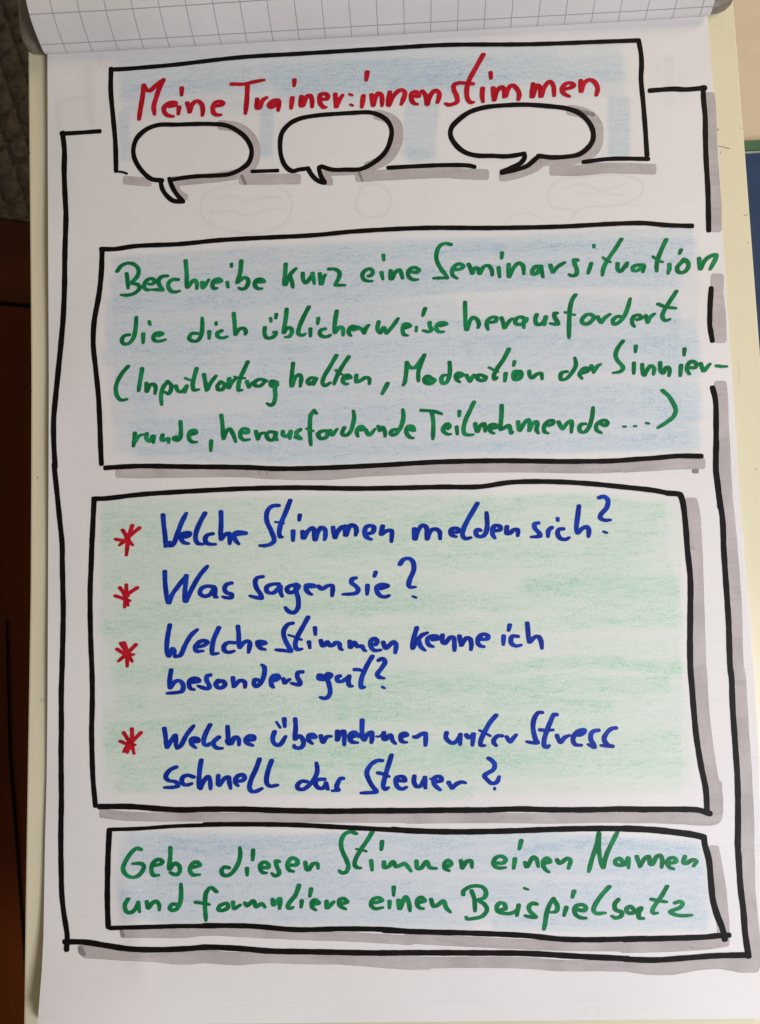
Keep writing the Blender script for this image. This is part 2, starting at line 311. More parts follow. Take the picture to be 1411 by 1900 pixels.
# ------------------------------------------------------------------ traced data (picture pixels)
DATA = """W red Meine
267.2,158.1 264.7,181.0 260.4,206.5 258.4,221.5
267.2,158.1 272.3,166.6 278.3,168.3 291.0,157.2 303.8,147.3
303.8,147.9 296.1,164.0 289.3,184.4 285.9,198.0 287.3,212.0
314.8,197.2 325.0,195.0 326.4,190.9 319.1,189.5 308.0,195.5 304.3,202.3 308.0,211.6 316.5,215.4 321.6,215.9
337.8,163.2 337.3,176.8
332.7,198.9 331.3,211.6
348.0,191.2 350.6,198.0 351.4,208.2
352.3,207.4 356.5,194.6 365.9,187.0 374.4,192.9 376.9,203.1 376.1,214.2
399.9,196.3 410.1,195.0 414.3,191.2 408.4,188.2 399.9,190.4 395.6,199.7 397.3,209.9 405.0,213.7 410.1,212.8
W red Trainer:innenstimmen
430.5,155.9 453.6,155.9 472.3,151.7 490.2,148.3
459.7,158.5 458.4,186.5 455.8,210.7
477.8,184.0 477.4,200.1 481.7,200.1 487.6,186.5 495.3,180.6
516.5,185.7 508.0,186.5 499.5,195.0 502.9,199.3 509.7,195.9 517.4,187.4 518.2,191.6 516.5,205.3
546.8,148.3 546.3,159.3
542.9,181.4 540.7,201.0
559.9,178.9 559.1,195.9 562.5,195.9 569.3,179.7 576.1,177.2 579.5,184.8 579.5,198.4
600.7,184.0 607.5,183.1 609.2,178.0 603.3,173.8 595.6,175.5 593.1,184.8 595.6,193.3 601.6,199.3 605.0,198.8
622.8,174.6 623.4,196.7
624.5,197.6 630.5,184.8 636.5,176.3
n 649.2,174.6 654.0,176.7
n 650.9,193.7 655.0,195.7
682.1,133.4 680.1,148.7
675.0,177.6 671.9,198.9
689.8,175.9 691.5,195.5
693.2,195.5 696.6,181.8 702.5,172.5 708.5,176.7 709.3,196.3
723.8,170.8 719.5,194.6
722.1,195.5 731.4,176.7 745.0,166.5 751.8,171.6 748.4,185.3 745.0,193.8
771.4,178.4 777.4,178.4 776.5,173.3 770.6,169.9 764.6,173.3 763.8,183.6 768.9,192.1 774.8,193.4
784.2,169.1 790.1,176.7 791.8,193.8
793.5,193.8 800.3,175.0 809.7,167.4 815.6,173.3 814.8,181.8 812.2,190.4
877.7,155.5 865.8,154.6 852.2,153.8 842.8,158.0 842.8,166.5 848.0,178.4 848.8,188.7 833.5,194.6 827.5,192.1
897.3,101.1 884.5,124.0 870.9,149.5 866.7,166.5 868.4,183.6 874.3,190.4 878.6,189.5
911.0,134.6 911.5,145.3
896.2,164.0 895.3,178.4 897.0,188.7
915.7,163.1 916.6,185.3
917.4,185.3 924.2,166.5 931.9,161.4 936.1,166.5 936.1,180.1
938.7,178.4 944.6,163.1 951.4,158.0 959.9,164.8 964.2,175.0 962.5,184.9
989.7,155.5 986.3,180.1
988.9,179.3 997.4,158.0 1002.5,161.4 1002.5,179.3
1005.0,178.4 1011.0,161.4 1020.3,151.2 1027.1,158.0 1028.8,177.6
1050.1,164.8 1060.3,162.3 1065.4,158.0 1058.6,153.8 1050.1,155.5 1043.3,164.8 1046.7,173.3 1056.9,178.8
1078.2,149.5 1077.3,169.1
1079.0,169.1 1084.1,154.6 1094.3,147.8 1102.8,151.2 1109.6,163.1 1107.1,176.7
W green Beschreibe
217.9,503.4 225.5,493.2 239.1,488.1 251.0,491.5 257.8,500.8 255.3,512.7 245.9,522.9 243.9,525.5 254.4,527.2 259.9,533.1 252.7,542.5 237.4,547.6 225.5,547.1
235.4,507.6 237.1,519.5 238.3,534.8
277.4,527.2 285.0,526.3 287.6,521.2 283.3,517.0 274.8,518.7 268.0,528.0 268.9,534.8 274.8,538.2 279.1,537.4
310.6,511.9 302.1,512.7 295.3,518.7 295.3,526.3 300.4,534.8 302.1,538.2 291.8,537.4 283.3,537.4
331.0,518.7 320.8,518.7 313.1,525.5 313.1,533.1 319.1,540.8 326.7,541.6 333.5,539.9
344.9,483.8 346.6,502.5 347.1,511.0 346.6,533.1
348.8,533.1 356.5,522.9 361.6,519.5 365.8,524.6 365.8,535.7
376.0,523.8 376.9,534.0 388.0,518.7
402.4,523.8 410.9,521.2 405.8,517.0 397.3,521.2 394.8,529.7 398.2,535.7 403.3,534.3
422.5,523.8 423.7,533.1
430.1,489.8 430.1,494.9
448.4,484.0 446.2,506.1 440.2,524.8
441.9,523.1 452.1,515.5 458.9,516.3 461.5,523.1 457.2,533.3 450.4,536.7 443.6,534.2
479.3,523.1 490.4,522.3 486.1,518.0 477.6,518.9 473.4,526.5 475.9,533.3 481.0,535.9 486.1,535.0
W green kurz
530.7,490.0 529.5,509.5 527.0,528.2
530.4,528.2 538.9,509.5 549.9,498.0
538.9,512.9 542.3,523.1 544.0,533.3
562.3,507.0 563.5,519.7 567.8,524.8 574.6,518.0 580.5,507.8
580.5,507.0 583.9,526.5
594.1,507.8 595.0,527.4
597.5,526.5 600.9,514.6 604.3,509.5
611.1,499.3 622.2,499.3 630.7,506.1 629.0,516.3 622.2,528.2
623.9,529.1 640.1,529.1
W green eine
684.7,512.3 690.6,509.7 692.3,502.9 686.4,498.7 677.9,502.1 672.8,509.7 675.3,518.2 682.1,521.3 690.6,521.6
708.5,505.5 711.0,518.2
711.9,473.2 712.7,482.5
725.5,502.1 725.5,517.4 728.0,517.4 733.1,506.3 741.6,500.4 745.0,506.3 747.6,516.5
766.3,504.6 774.0,505.5 778.2,501.2 768.9,496.1 760.4,500.4 757.8,509.7 762.1,516.5 768.9,519.1 775.7,518.6
W green Seminarsituation
836.9,453.6 826.7,451.6 816.5,456.2 810.5,470.6 811.4,484.2 818.2,497.8 830.1,513.1
830.1,515.7 818.2,515.7 805.4,516.2
846.3,500.4 855.6,498.7 860.7,493.6 852.2,489.3 843.7,494.4 839.4,502.9 841.1,511.4 848.8,516.5
870.1,490.2 873.5,497.8 876.4,507.2
876.9,507.2 881.7,497.2 887.7,498.0 888.2,506.5
891.1,507.4 898.7,494.6 907.2,492.9 913.2,501.4 914.0,510.8
925.9,496.3 927.6,514.2
932.2,469.1 931.5,479.3
944.6,490.4 943.8,513.3
945.5,513.3 953.1,498.0 963.3,487.8 971.0,492.9 972.7,508.2
1002.5,493.8 994.0,494.6 988.0,504.8 990.6,509.1 997.4,506.5 1004.2,493.8 1005.9,503.1 1008.4,514.2
1022.0,492.1 1026.3,505.7
1027.1,504.8 1034.8,495.5 1048.4,487.0
1072.2,482.7 1066.3,481.9 1067.1,489.5 1071.4,501.4 1069.7,509.9 1062.0,511.6 1056.9,509.1
1097.7,488.7 1091.8,507.4
1102.5,454.7 1102.8,458.9
1153.6,443.6 1140.8,464.0 1128.9,481.0 1120.4,498.0 1118.4,510.8
n 1119.6,477.6 1125.5,482.7 1133.2,486.1
1146.8,488.7 1146.8,499.7 1151.0,504.0 1158.7,496.3 1164.3,487.0
1164.3,487.8 1162.6,495.5
1193.6,491.2 1181.6,492.1 1174.8,496.3 1176.5,502.3 1185.0,501.4 1195.3,492.9 1193.6,504.8
1236.9,444.5 1229.3,460.6 1222.5,477.6 1219.1,492.9 1219.4,503.1
n 1212.3,475.9 1222.5,483.6 1230.1,486.1
1242.9,490.4 1242.9,498.0 1240.3,507.4
1264.6,463.2 1261.6,470.8
1270.1,481.0 1263.3,488.7 1257.3,496.3 1259.9,504.8 1270.1,504.8 1277.7,496.3 1277.7,487.8 1271.8,481.9 1268.4,486.1
1298.2,479.3 1299.0,499.7
1300.7,498.9 1309.2,482.7 1321.1,474.2 1329.6,472.5 1328.8,479.3 1318.6,499.7
W green die
240.0,621.2 231.5,622.9 226.4,631.4 230.6,638.2 239.1,637.4 247.6,628.0 251.9,611.0 253.6,588.1
266.3,619.5 266.0,636.5
277.4,596.6 279.1,602.5
294.4,622.9 302.1,619.5 297.0,617.0 288.4,619.5 285.0,626.3 288.4,632.3 297.0,633.1 307.2,630.1
W green dich
366.7,618.7 356.5,618.7 351.4,628.0 356.5,632.3 366.7,632.3 373.5,622.9 376.0,604.2 375.7,589.8
388.8,615.3 388.5,628.0
401.6,598.3 401.6,602.5
411.8,613.6 404.1,617.8 404.1,623.8 412.6,627.2 422.0,624.6
434.3,581.3 436.0,600.8 437.1,621.2
437.7,620.4 445.3,610.2 453.0,609.3 457.2,616.1 455.5,620.4
W green üblicherweise
492.1,607.6 491.2,617.8 494.6,626.3 503.1,627.2 511.6,621.2 512.8,616.1 508.2,616.5
502.8,590.6 503.5,596.6
513.3,583.0 512.2,590.6
532.6,573.6 530.4,594.0 526.1,617.8
527.8,617.0 533.8,608.5 540.6,609.3 542.3,616.1 537.2,624.6 530.4,625.5
573.7,569.4 564.4,587.2 555.9,607.6 554.2,619.5 561.0,622.1 566.9,619.5
576.6,610.2 576.6,623.8
591.2,590.6 589.9,600.8
603.5,610.2 595.8,612.7 594.1,619.5 600.1,624.6 610.3,623.8 613.7,621.2
625.6,577.0 622.2,597.4 620.8,617.0
622.2,617.0 631.6,606.8 636.7,609.3 637.2,622.1
656.2,611.9 663.0,609.7 656.2,605.1 649.4,609.3 647.7,617.8 651.5,622.9
663.6,607.0 672.1,611.2 675.5,618.0
676.4,618.0 679.8,608.7 684.9,603.1
703.1,596.8 701.0,611.2 704.4,618.0
706.1,618.0 712.9,607.8 716.0,618.0
718.0,618.0 729.9,604.4 739.3,590.8
752.1,608.7 761.4,604.4 756.3,601.0 750.4,601.9 747.8,612.9 750.4,621.4 756.3,622.3
n 773.3,606.1 772.8,614.6
789.5,572.1 785.2,585.7
798.0,598.5 798.0,604.4 801.4,612.1 796.3,615.5 786.1,613.3
818.4,604.4 828.6,601.0 823.5,598.5 813.3,601.0 809.9,609.5 815.0,615.5 823.5,615.5
W green herausfordert
863.5,560.6 863.8,581.0 864.7,611.6
867.2,611.6 872.3,596.3 878.3,588.7 885.9,592.9 889.3,601.4 887.6,608.2
911.4,598.0 919.9,596.3 921.6,589.5 913.1,588.7 905.5,594.6 903.8,603.1 906.3,611.6
931.0,589.5 933.6,596.3 935.6,608.6
937.0,608.2 943.8,598.0 950.6,591.2
974.4,591.2 965.9,587.8 957.4,592.9 957.4,599.7 965.9,602.3 976.1,596.3 977.8,591.2 972.7,598.0 972.7,608.2
996.5,583.6 993.9,592.9 996.5,601.4 1005.0,601.4 1011.8,592.9 1014.3,587.0
1013.5,587.8 1010.9,603.1
1033.9,581.0 1029.7,581.0 1029.7,587.8 1035.6,598.0 1036.5,601.4 1028.8,601.4 1022.0,600.1
1068.8,547.0 1062.8,555.5 1058.6,570.8 1056.9,598.0 1056.4,627.0
n 1049.2,579.3 1059.4,582.7 1067.1,584.4
1089.3,583.8 1082.5,589.7 1080.8,597.4 1087.6,601.6 1097.8,596.5 1102.9,588.0 1096.1,583.3 1088.5,583.8
1109.7,588.0 1114.8,598.2
1116.5,598.2 1123.3,589.7 1132.7,582.9
1154.0,588.0 1145.5,587.2 1137.8,594.8 1140.4,601.6 1148.9,598.2 1159.1,586.3 1165.9,569.3 1170.1,554.0
1182.9,593.1 1191.4,589.7 1186.3,584.6 1177.8,586.3 1173.5,593.1 1174.4,601.6 1177.8,605.9
1199.0,585.5 1201.6,598.2
1202.4,598.2 1207.5,588.0 1215.2,582.1
1255.7,540.4 1242.4,560.8 1233.1,576.1 1229.7,588.0 1234.8,594.8 1243.3,592.3
1222.0,564.2 1235.6,569.3 1254.3,571.9
W green (Inputvortrag
238.3,679.6 227.2,692.3 217.9,709.3 215.3,722.9 218.7,736.5 225.5,742.5 235.7,740.8
264.3,683.8 261.2,702.5 257.5,725.5
272.3,711.0 271.4,726.3
273.1,726.3 279.9,713.6 286.7,713.6 289.3,719.5 288.1,730.6
311.4,708.5 303.8,717.8 299.5,733.1 300.4,751.0
311.4,707.6 318.2,714.4 317.4,724.6 313.1,730.6 306.3,727.2
326.7,716.1 331.0,725.5 338.6,726.3 347.1,716.1
347.1,716.1 343.7,728.0
365.5,683.8 361.6,697.4 358.2,716.1 360.7,723.8 369.2,722.6
n 344.6,701.7 353.1,705.1 358.2,705.9
378.9,694.9 382.0,711.0 383.7,724.6
385.4,722.9 392.2,709.3 401.6,697.4
410.1,708.5 404.1,716.1 405.8,722.9 412.6,722.9 417.7,714.4 410.9,707.6
426.2,702.5 423.7,719.5
425.4,719.5 429.6,711.0 438.1,702.2
460.3,671.3 452.1,689.1 445.3,704.4 442.8,718.0 443.6,724.8 449.6,723.5
n 436.0,699.3 443.6,701.0 454.7,701.9
458.9,707.8 461.5,718.9
462.3,718.0 469.1,709.5
494.6,707.0 482.7,703.6 473.4,708.7 474.2,715.5 482.7,716.3 492.1,708.7
514.2,709.5 504.8,707.0 503.1,714.6 508.2,717.2 515.0,713.8 513.3,709.5 510.8,721.4 511.6,735.0 508.2,748.7 503.1,752.1 496.3,748.7
W green halten,
544.3,673.8 542.3,694.2 540.2,716.3
542.3,716.3 549.1,699.3 555.9,695.1 559.3,699.3 557.6,717.2
587.3,702.7 578.0,701.0 571.2,707.8 574.6,712.9 583.1,707.8 587.3,702.7 582.2,713.8
624.8,659.4 613.7,678.9 601.8,699.3 599.2,711.2 603.5,715.5 613.7,709.9
647.7,661.9 634.1,682.3 623.9,702.7 620.5,712.9
n 623.9,686.6 627.3,691.7 635.0,694.6
642.6,702.7 651.1,700.2 646.0,695.9 639.2,699.3 636.7,707.8 642.6,712.9 646.0,712.1
662.1,696.1 661.3,702.9 662.1,708.9 670.6,705.5 679.1,700.4 685.9,702.9 685.9,712.3
719.9,711.4 709.7,731.0
W green Moderation
755.7,672.3 754.3,691.0 751.4,709.7 748.9,714.8
755.7,673.2 761.6,681.7 769.3,682.5 778.6,672.3 788.8,657.9
788.0,658.7 781.2,675.7 776.9,691.0 776.9,707.2
793.1,707.2 800.7,702.9 807.5,705.5 798.2,712.3 789.7,709.7 788.0,702.9 793.9,697.8 803.3,702.1
834.8,672.3 835.6,684.2 833.9,699.5 828.8,709.7 822.0,711.4 819.4,702.9 823.7,696.1 828.8,696.1
851.8,699.5 859.4,695.3 851.8,691.9 846.7,697.0 848.4,704.6 853.5,708.9
866.2,697.0 871.3,707.2
872.2,707.2 881.5,696.1
866.0,696.3 871.9,707.4
872.8,707.4 876.2,700.6 880.4,695.5
902.5,699.7 892.3,695.5 886.4,697.2 887.2,703.1 895.7,706.5 902.5,701.4 900.0,706.5
945.0,647.9 934.8,667.4 922.9,684.4 917.0,698.0 918.7,704.0 922.9,700.6
n 908.5,681.9 916.1,686.1 924.6,689.9
939.1,692.9 937.4,707.4
955.3,670.8 953.6,678.5
963.8,694.6 962.9,689.5 955.3,689.5 952.7,698.0 955.3,704.0 963.8,703.1 968.9,694.6 965.5,688.7 960.4,692.9 958.3,698.4
982.8,688.7 983.3,696.3 987.6,701.4 996.1,694.6 1004.6,692.9 1006.6,703.1
W green der
1052.2,689.5 1043.7,691.2 1040.3,698.0 1042.0,704.0 1050.5,703.1 1060.7,692.9 1069.2,677.6 1067.2,664.0
1082.0,692.1 1089.6,689.5 1093.0,684.4 1086.2,682.7 1079.4,687.8 1076.0,695.5 1080.3,702.3
1097.9,678.7 1102.1,691.4
1103.0,688.9 1109.8,678.7 1114.9,676.1
W green Sinnier-
1156.6,632.8 1148.1,643.8 1143.0,657.4 1145.5,667.6 1155.7,679.5 1156.6,684.6 1150.6,689.7 1138.7,691.8
1180.4,642.1 1179.5,653.2
1177.0,673.6 1176.5,693.1
1192.3,676.1 1193.1,694.8
1196.5,696.5 1201.6,686.3 1208.4,678.7 1214.4,682.9 1213.2,694.8
1225.8,672.7 1226.3,688.0 1231.4,692.3 1235.7,682.9 1240.8,681.2 1243.3,688.0 1242.1,697.4
1271.0,647.2 1270.0,659.1
1264.6,677.8 1262.9,697.4
1281.6,682.1 1290.1,682.1 1293.5,676.1 1285.0,670.2 1277.3,676.1 1275.6,686.3 1279.9,694.0
1301.1,674.4 1305.4,688.9
1307.1,688.0 1318.2,675.3
1330.9,678.7 1339.4,679.9 1348.8,679.9
W green runde,
250.8,803.6 249.6,818.0 247.9,828.2
252.1,818.0 257.2,809.5 265.7,806.1
272.9,804.4 272.5,814.6 279.3,818.9 283.6,808.7 286.1,808.7
286.1,809.5 285.3,821.4
302.3,807.0 300.6,816.3 304.8,817.2 313.3,813.8 313.3,821.4
335.5,782.3 336.3,799.3 334.6,812.9 328.7,817.2 322.7,813.8 327.0,810.4 332.1,812.1
356.7,806.1 364.4,802.7 361.8,798.5 354.2,800.2 350.8,809.5 353.3,817.2 359.3,820.6 365.2,820.1
392.4,818.0 391.6,836.7
W green herausfordernde
411.1,770.4 413.7,792.5 413.7,811.2
415.4,813.8 420.5,801.0 426.5,795.9 433.3,806.1 437.9,819.7
451.1,802.7 460.5,802.7 460.5,797.6 452.8,795.1 446.9,801.0 446.9,811.2 452.8,816.3 463.0,815.5
475.5,800.4 478.1,814.8
478.9,814.8 483.2,805.5 490.8,802.9
512.9,802.9 501.0,801.2 495.1,806.3 498.5,814.8 506.1,816.5 512.1,808.0 512.1,803.8 511.2,809.7 514.6,816.5
525.7,800.4 525.7,807.2 533.3,809.7 540.1,800.4
540.1,800.4 538.4,814.0
558.0,797.0 550.4,802.9 552.1,808.0 558.9,814.0 553.8,813.1 547.8,811.1
583.5,763.0 577.6,768.9 575.9,782.5 575.9,808.0 577.6,825.9
583.5,761.3 587.8,767.2
n 569.9,795.3 575.9,798.7 581.8,799.5
n 588.6,804.6 591.2,805.5
607.3,799.5 596.3,800.4 591.2,806.3 594.6,813.1 603.1,813.1 609.0,806.3 607.3,799.5 599.7,799.9
613.3,798.7 617.5,808.0
617.5,807.2 626.0,796.1
639.7,793.6 636.3,799.5 636.3,806.3 642.2,808.0 650.7,801.2 655.8,785.9 657.9,774.0 656.2,762.1
671.1,797.8 676.2,795.3 671.1,791.0 665.2,794.4 662.6,802.9 664.7,809.7
679.6,797.8 681.3,802.1 685.5,807.2 696.6,796.1
702.5,791.0 705.9,799.5
705.1,798.7 711.0,792.7 714.4,799.5 715.3,809.7
737.4,797.0 729.7,797.8 725.5,802.9 728.0,807.2 734.8,805.5 745.0,791.0 749.3,774.0 748.1,759.6
762.1,797.0 768.9,798.7 765.5,791.0 758.7,791.0 754.4,798.7 757.0,807.2 762.9,812.3 767.2,812.8
W green Teilnehmende
782.5,761.3 796.1,762.1 808.0,763.8 819.9,768.1
802.0,765.5 804.6,782.5 803.7,814.8
831.8,795.3 835.2,791.0 831.8,785.9 825.0,791.0 822.4,797.8 825.8,802.9 832.6,806.0 836.6,805.5
848.0,791.9 849.1,805.5
853.1,763.0 852.5,772.3
880.3,746.0 872.6,762.1 864.1,780.8 860.7,797.8 863.3,805.5 870.9,807.2 878.6,806.3
882.8,785.9 883.7,798.7
885.4,800.4 891.3,791.0 899.8,786.8
882.1,787.8 885.5,800.6
887.2,800.6 892.3,789.5 899.1,786.1 900.8,792.9 900.8,800.6
912.7,794.6 922.9,792.9 919.5,787.8 911.0,788.7 908.5,795.5 912.7,802.3 917.0,804.0
931.8,752.1 931.1,772.5 928.9,795.5
929.7,797.2 938.2,792.9 945.0,789.5 947.6,796.3 949.3,804.0 951.8,801.4
962.1,782.7 962.9,798.0
965.5,798.9 974.0,784.4 981.6,778.5 983.3,784.4 982.5,798.0
982.5,798.9 989.3,786.1 996.1,781.9 998.1,786.1 996.1,798.0 999.5,804.0
1018.2,789.5 1026.7,786.1 1027.5,781.0 1021.6,780.2 1013.1,786.1 1009.7,794.6 1011.4,801.4 1017.3,804.0
1036.9,782.7 1041.1,791.2 1044.5,795.5 1052.2,786.1 1060.7,781.0 1060.7,802.3
1086.4,786.5 1079.6,787.4 1075.6,793.3 1077.9,801.0 1085.5,801.8 1093.2,793.3 1099.1,774.6 1101.3,755.9
1116.1,786.5 1124.6,789.9 1128.0,784.8 1122.9,779.7 1114.4,782.3 1107.6,788.2 1107.6,797.6 1116.1,803.2
n 1157.8,791.6 1161.2,791.6
n 1177.9,790.8 1180.8,790.8
n 1200.3,784.8 1204.1,785.9
1230.1,724.5 1242.0,735.5 1250.5,749.1 1254.8,761.0 1250.5,772.9 1236.9,784.0 1221.6,793.7
W red *
245.9,975.1 239.1,998.0 234.9,1030.4
259.5,979.3 240.8,994.6 222.1,1011.6
228.1,983.6 234.0,992.9 239.1,1003.1 246.8,1011.6
215.3,1000.6 227.2,1003.1 244.2,1008.2
n 225.5,1009.9 230.6,1006.5
W blue Welche
302.9,955.5 304.6,975.9 307.2,998.0 307.5,1014.2
308.0,1013.3 315.7,1005.7
313.1,1012.5 320.8,1011.6 329.3,991.2 337.8,969.1 346.3,952.1
341.2,997.2 351.4,993.8 353.1,989.5 344.6,988.7 336.9,992.9 336.9,1001.4 342.9,1007.4 349.7,1008.6
381.1,952.1 371.8,969.1 365.0,986.1 363.3,999.7 367.5,1008.2 376.9,1009.9
394.8,990.4 385.4,992.9 381.1,999.7 383.7,1007.4 390.5,1009.9 399.9,1009.9
410.6,949.6 410.9,972.5 409.2,999.7
410.9,1000.6 419.4,991.2 425.4,989.5 427.1,998.0 426.6,1009.1
437.0,992.3 447.2,990.6 456.6,989.4 447.2,987.2 438.7,988.0 434.5,993.1 437.9,1003.3 443.5,1009.3
W blue Stimmen
517.0,937.9 506.7,938.7 498.2,945.5 494.8,957.4 496.5,969.3 505.0,988.0 509.3,1003.3 503.3,1009.3 493.1,1012.4 482.9,1012.4
539.1,928.5 530.6,950.6 522.1,971.0 518.7,988.0 520.4,996.5 524.1,996.5
n 511.8,968.5 518.7,969.3 526.3,971.0
556.9,955.7 555.7,965.1
544.5,985.5 544.2,1003.3
562.0,986.3 561.2,998.2
564.6,998.2 571.4,986.3 579.9,979.5 583.3,982.9 583.3,1001.6
585.8,1001.6 590.1,988.0 596.9,978.7 603.7,982.9 604.5,993.1 602.8,1001.6
618.7,978.7 620.7,997.4
622.4,997.4 627.5,986.3 635.2,977.8 641.1,978.7 640.3,993.1
642.8,993.1 647.9,979.5 654.7,974.4 660.7,976.1
640.9,976.3 640.9,993.3
642.6,984.8 646.8,978.0 653.6,973.8 660.4,978.0 662.1,984.8 660.4,993.3
685.9,989.9 692.7,987.4 694.4,978.0 687.6,975.5 680.0,978.0 677.4,988.2 680.8,996.7 689.3,1001.0
710.6,976.3 708.0,991.6 716.5,985.7 726.7,984.8 726.7,1005.3
W blue melden
769.3,981.4 768.4,1000.1
771.0,1000.1 776.1,984.8 784.6,974.6 791.4,978.0 791.9,999.3
793.1,1000.1 799.9,984.8 808.4,981.4 816.0,986.5 817.2,1000.1
840.7,988.2 850.9,986.5 850.1,981.4 840.7,980.6 836.5,986.5 839.0,993.3 846.7,995.9
886.4,934.0 876.6,951.0 865.5,970.6 859.6,985.0 859.1,993.6 863.8,999.5 874.0,997.4
891.9,984.2 887.6,982.5 883.8,985.9 885.5,993.6 892.7,996.1 899.5,992.7 904.2,981.6 904.6,968.0 903.4,951.0
920.4,984.8 928.9,983.1 928.9,977.2 918.7,975.5 914.5,983.1 915.3,993.3 918.7,998.4
941.2,977.2 940.8,989.9 945.9,989.9 954.4,983.1 961.2,983.1 961.2,994.2
W blue sich?
998.7,970.4 992.7,972.1 992.7,979.7 1000.4,988.2 1002.9,994.2 995.3,995.9 986.7,996.4
1024.2,978.9 1018.2,984.8 1017.4,995.9
1035.2,961.9 1035.7,966.1
1045.4,981.4 1037.8,982.3 1035.2,989.9 1039.5,998.4 1049.7,1001.0 1056.5,997.6
1074.9,938.9 1072.6,957.6 1070.1,978.0 1070.1,986.5
1072.6,989.1 1080.3,981.4 1088.8,977.2 1093.1,983.1 1092.5,995.9
1112.6,923.6 1121.1,921.1 1128.8,928.7 1126.2,942.3 1116.0,954.2 1114.3,961.0 1122.8,965.3 1133.0,964.8
n 1121.1,986.5 1126.2,988.6
W red *
234.9,1085.3 234.9,1098.0 231.5,1127.0
255.3,1090.4 239.1,1101.4 228.9,1111.6
223.0,1090.4 230.6,1101.4 238.3,1123.6
214.5,1105.7 227.2,1109.9 241.7,1115.0
n 232.3,1103.1 239.1,1106.5
W blue Was
306.3,1060.6 306.8,1081.0 309.7,1106.5 311.4,1118.4
314.0,1118.4 319.1,1104.8 331.0,1087.8 346.3,1068.3
346.3,1068.3 344.6,1086.1 342.5,1115.9
345.4,1115.9 356.5,1092.9 370.1,1069.1 385.4,1050.4
397.3,1088.7 383.7,1087.8 373.5,1092.9 371.8,1101.4 380.3,1106.5 390.5,1103.1 399.0,1091.2 399.9,1107.4 403.3,1108.2
429.6,1081.9 421.1,1084.4 416.9,1092.9 421.1,1099.7 430.5,1103.1 429.6,1109.1 421.1,1109.1 414.3,1107.4
W blue sagen
487.6,1070.0 477.4,1072.5 474.0,1079.3 476.6,1091.2 484.2,1103.1 485.9,1109.9 477.4,1109.1 464.7,1105.7
517.4,1083.6 504.6,1084.4 495.3,1089.5 496.1,1098.0 506.3,1100.6 514.8,1094.6 520.8,1087.8 520.8,1098.0 524.2,1106.5
550.6,1085.3 538.7,1087.0 532.7,1092.9 537.0,1099.7 545.5,1098.0 554.8,1087.8 548.9,1084.4 550.6,1098.0 554.0,1111.6 553.1,1128.7 545.5,1137.2 535.3,1133.8 530.1,1127.0
574.4,1088.7 584.6,1087.8 579.5,1085.3 569.3,1086.1 568.4,1092.9 572.7,1099.7 578.6,1103.1
591.4,1087.8 598.2,1092.9 608.4,1087.0 616.9,1087.0 616.9,1105.7
W blue sie?
660.3,1072.5 654.3,1074.2 652.6,1081.0 661.1,1087.8 665.4,1094.6 661.1,1100.6 650.9,1102.3 637.3,1102.8
682.5,1086.2 681.6,1103.2
697.8,1061.6 695.2,1069.6
708.0,1092.2 719.9,1087.1 708.0,1084.5 699.5,1089.6 701.2,1099.8 708.0,1106.6 716.5,1107.5 722.4,1104.9
742.8,1047.1 748.8,1038.6 759.0,1036.1 766.7,1042.0 768.4,1057.3 760.7,1076.0 759.0,1086.2 762.4,1089.6 770.9,1089.3
n 766.7,1106.6 772.6,1109.0
W red *
224.7,1193.6 234.0,1208.0 245.9,1227.6
230.6,1192.7 235.7,1208.0 236.6,1237.0
252.7,1196.1 235.7,1213.1 220.4,1226.7
217.9,1204.6 230.6,1212.3 247.6,1214.8
240.8,1214.8 248.5,1214.5
W blue Welche
315.7,1159.6 311.4,1182.5 309.7,1204.6 311.4,1216.5
314.0,1217.4 320.8,1203.8 324.2,1208.0 324.2,1217.4
325.9,1218.2 334.4,1216.5 344.6,1196.1 354.8,1179.1 366.7,1168.1
366.7,1200.4 378.6,1197.8 385.4,1191.9 378.6,1188.5 368.4,1192.7 362.4,1201.2 365.0,1208.0 376.9,1208.0
406.7,1164.7 397.3,1185.9 393.9,1204.6 394.8,1213.1 405.0,1212.3
436.4,1192.7 422.8,1192.7 416.0,1199.5 416.9,1207.2 424.5,1210.6 434.7,1208.0
442.1,1162.3 443.5,1177.6 443.8,1192.9 443.8,1200.6
445.5,1201.4 452.3,1192.9 459.1,1189.5 464.2,1192.9 463.4,1201.4 461.7,1210.8
481.2,1196.3 493.1,1193.3 488.0,1190.4 478.7,1191.2 479.5,1197.2 484.6,1203.1 492.3,1205.4
W blue Stimmen
543.3,1156.4 535.7,1158.1 528.0,1167.4 526.8,1177.6 531.4,1191.2 539.1,1204.8 540.8,1208.2 525.5,1206.9 512.7,1205.7
572.2,1145.3 562.9,1162.3 552.7,1181.0 548.4,1194.6 550.1,1203.1 554.4,1205.7 560.3,1204.0
n 536.5,1178.5 547.6,1181.9 559.5,1187.0
585.0,1164.9 585.8,1177.6
573.9,1191.2 575.6,1202.3
596.0,1188.7 598.6,1198.0 602.0,1198.0 608.0,1191.2 612.2,1198.0 617.3,1198.0 624.1,1192.1 630.1,1194.6 631.8,1203.1 635.2,1205.7
649.7,1190.2 648.9,1201.2
651.4,1201.2 658.2,1191.9 663.3,1199.5 671.8,1198.7 676.1,1206.3 678.7,1207.7
697.4,1196.1 700.8,1189.3 695.7,1184.6 688.9,1189.3 688.9,1199.5 694.0,1206.3 700.8,1207.2 706.7,1206.0
711.8,1191.9 716.1,1202.9 724.6,1196.1 731.4,1191.0 735.6,1195.3 733.9,1211.4
W blue kenne
773.9,1164.7 768.8,1182.5 764.5,1201.2
766.3,1202.9 775.6,1187.6 784.1,1178.3 793.5,1174.0
777.3,1189.3 782.4,1201.2 789.2,1206.8
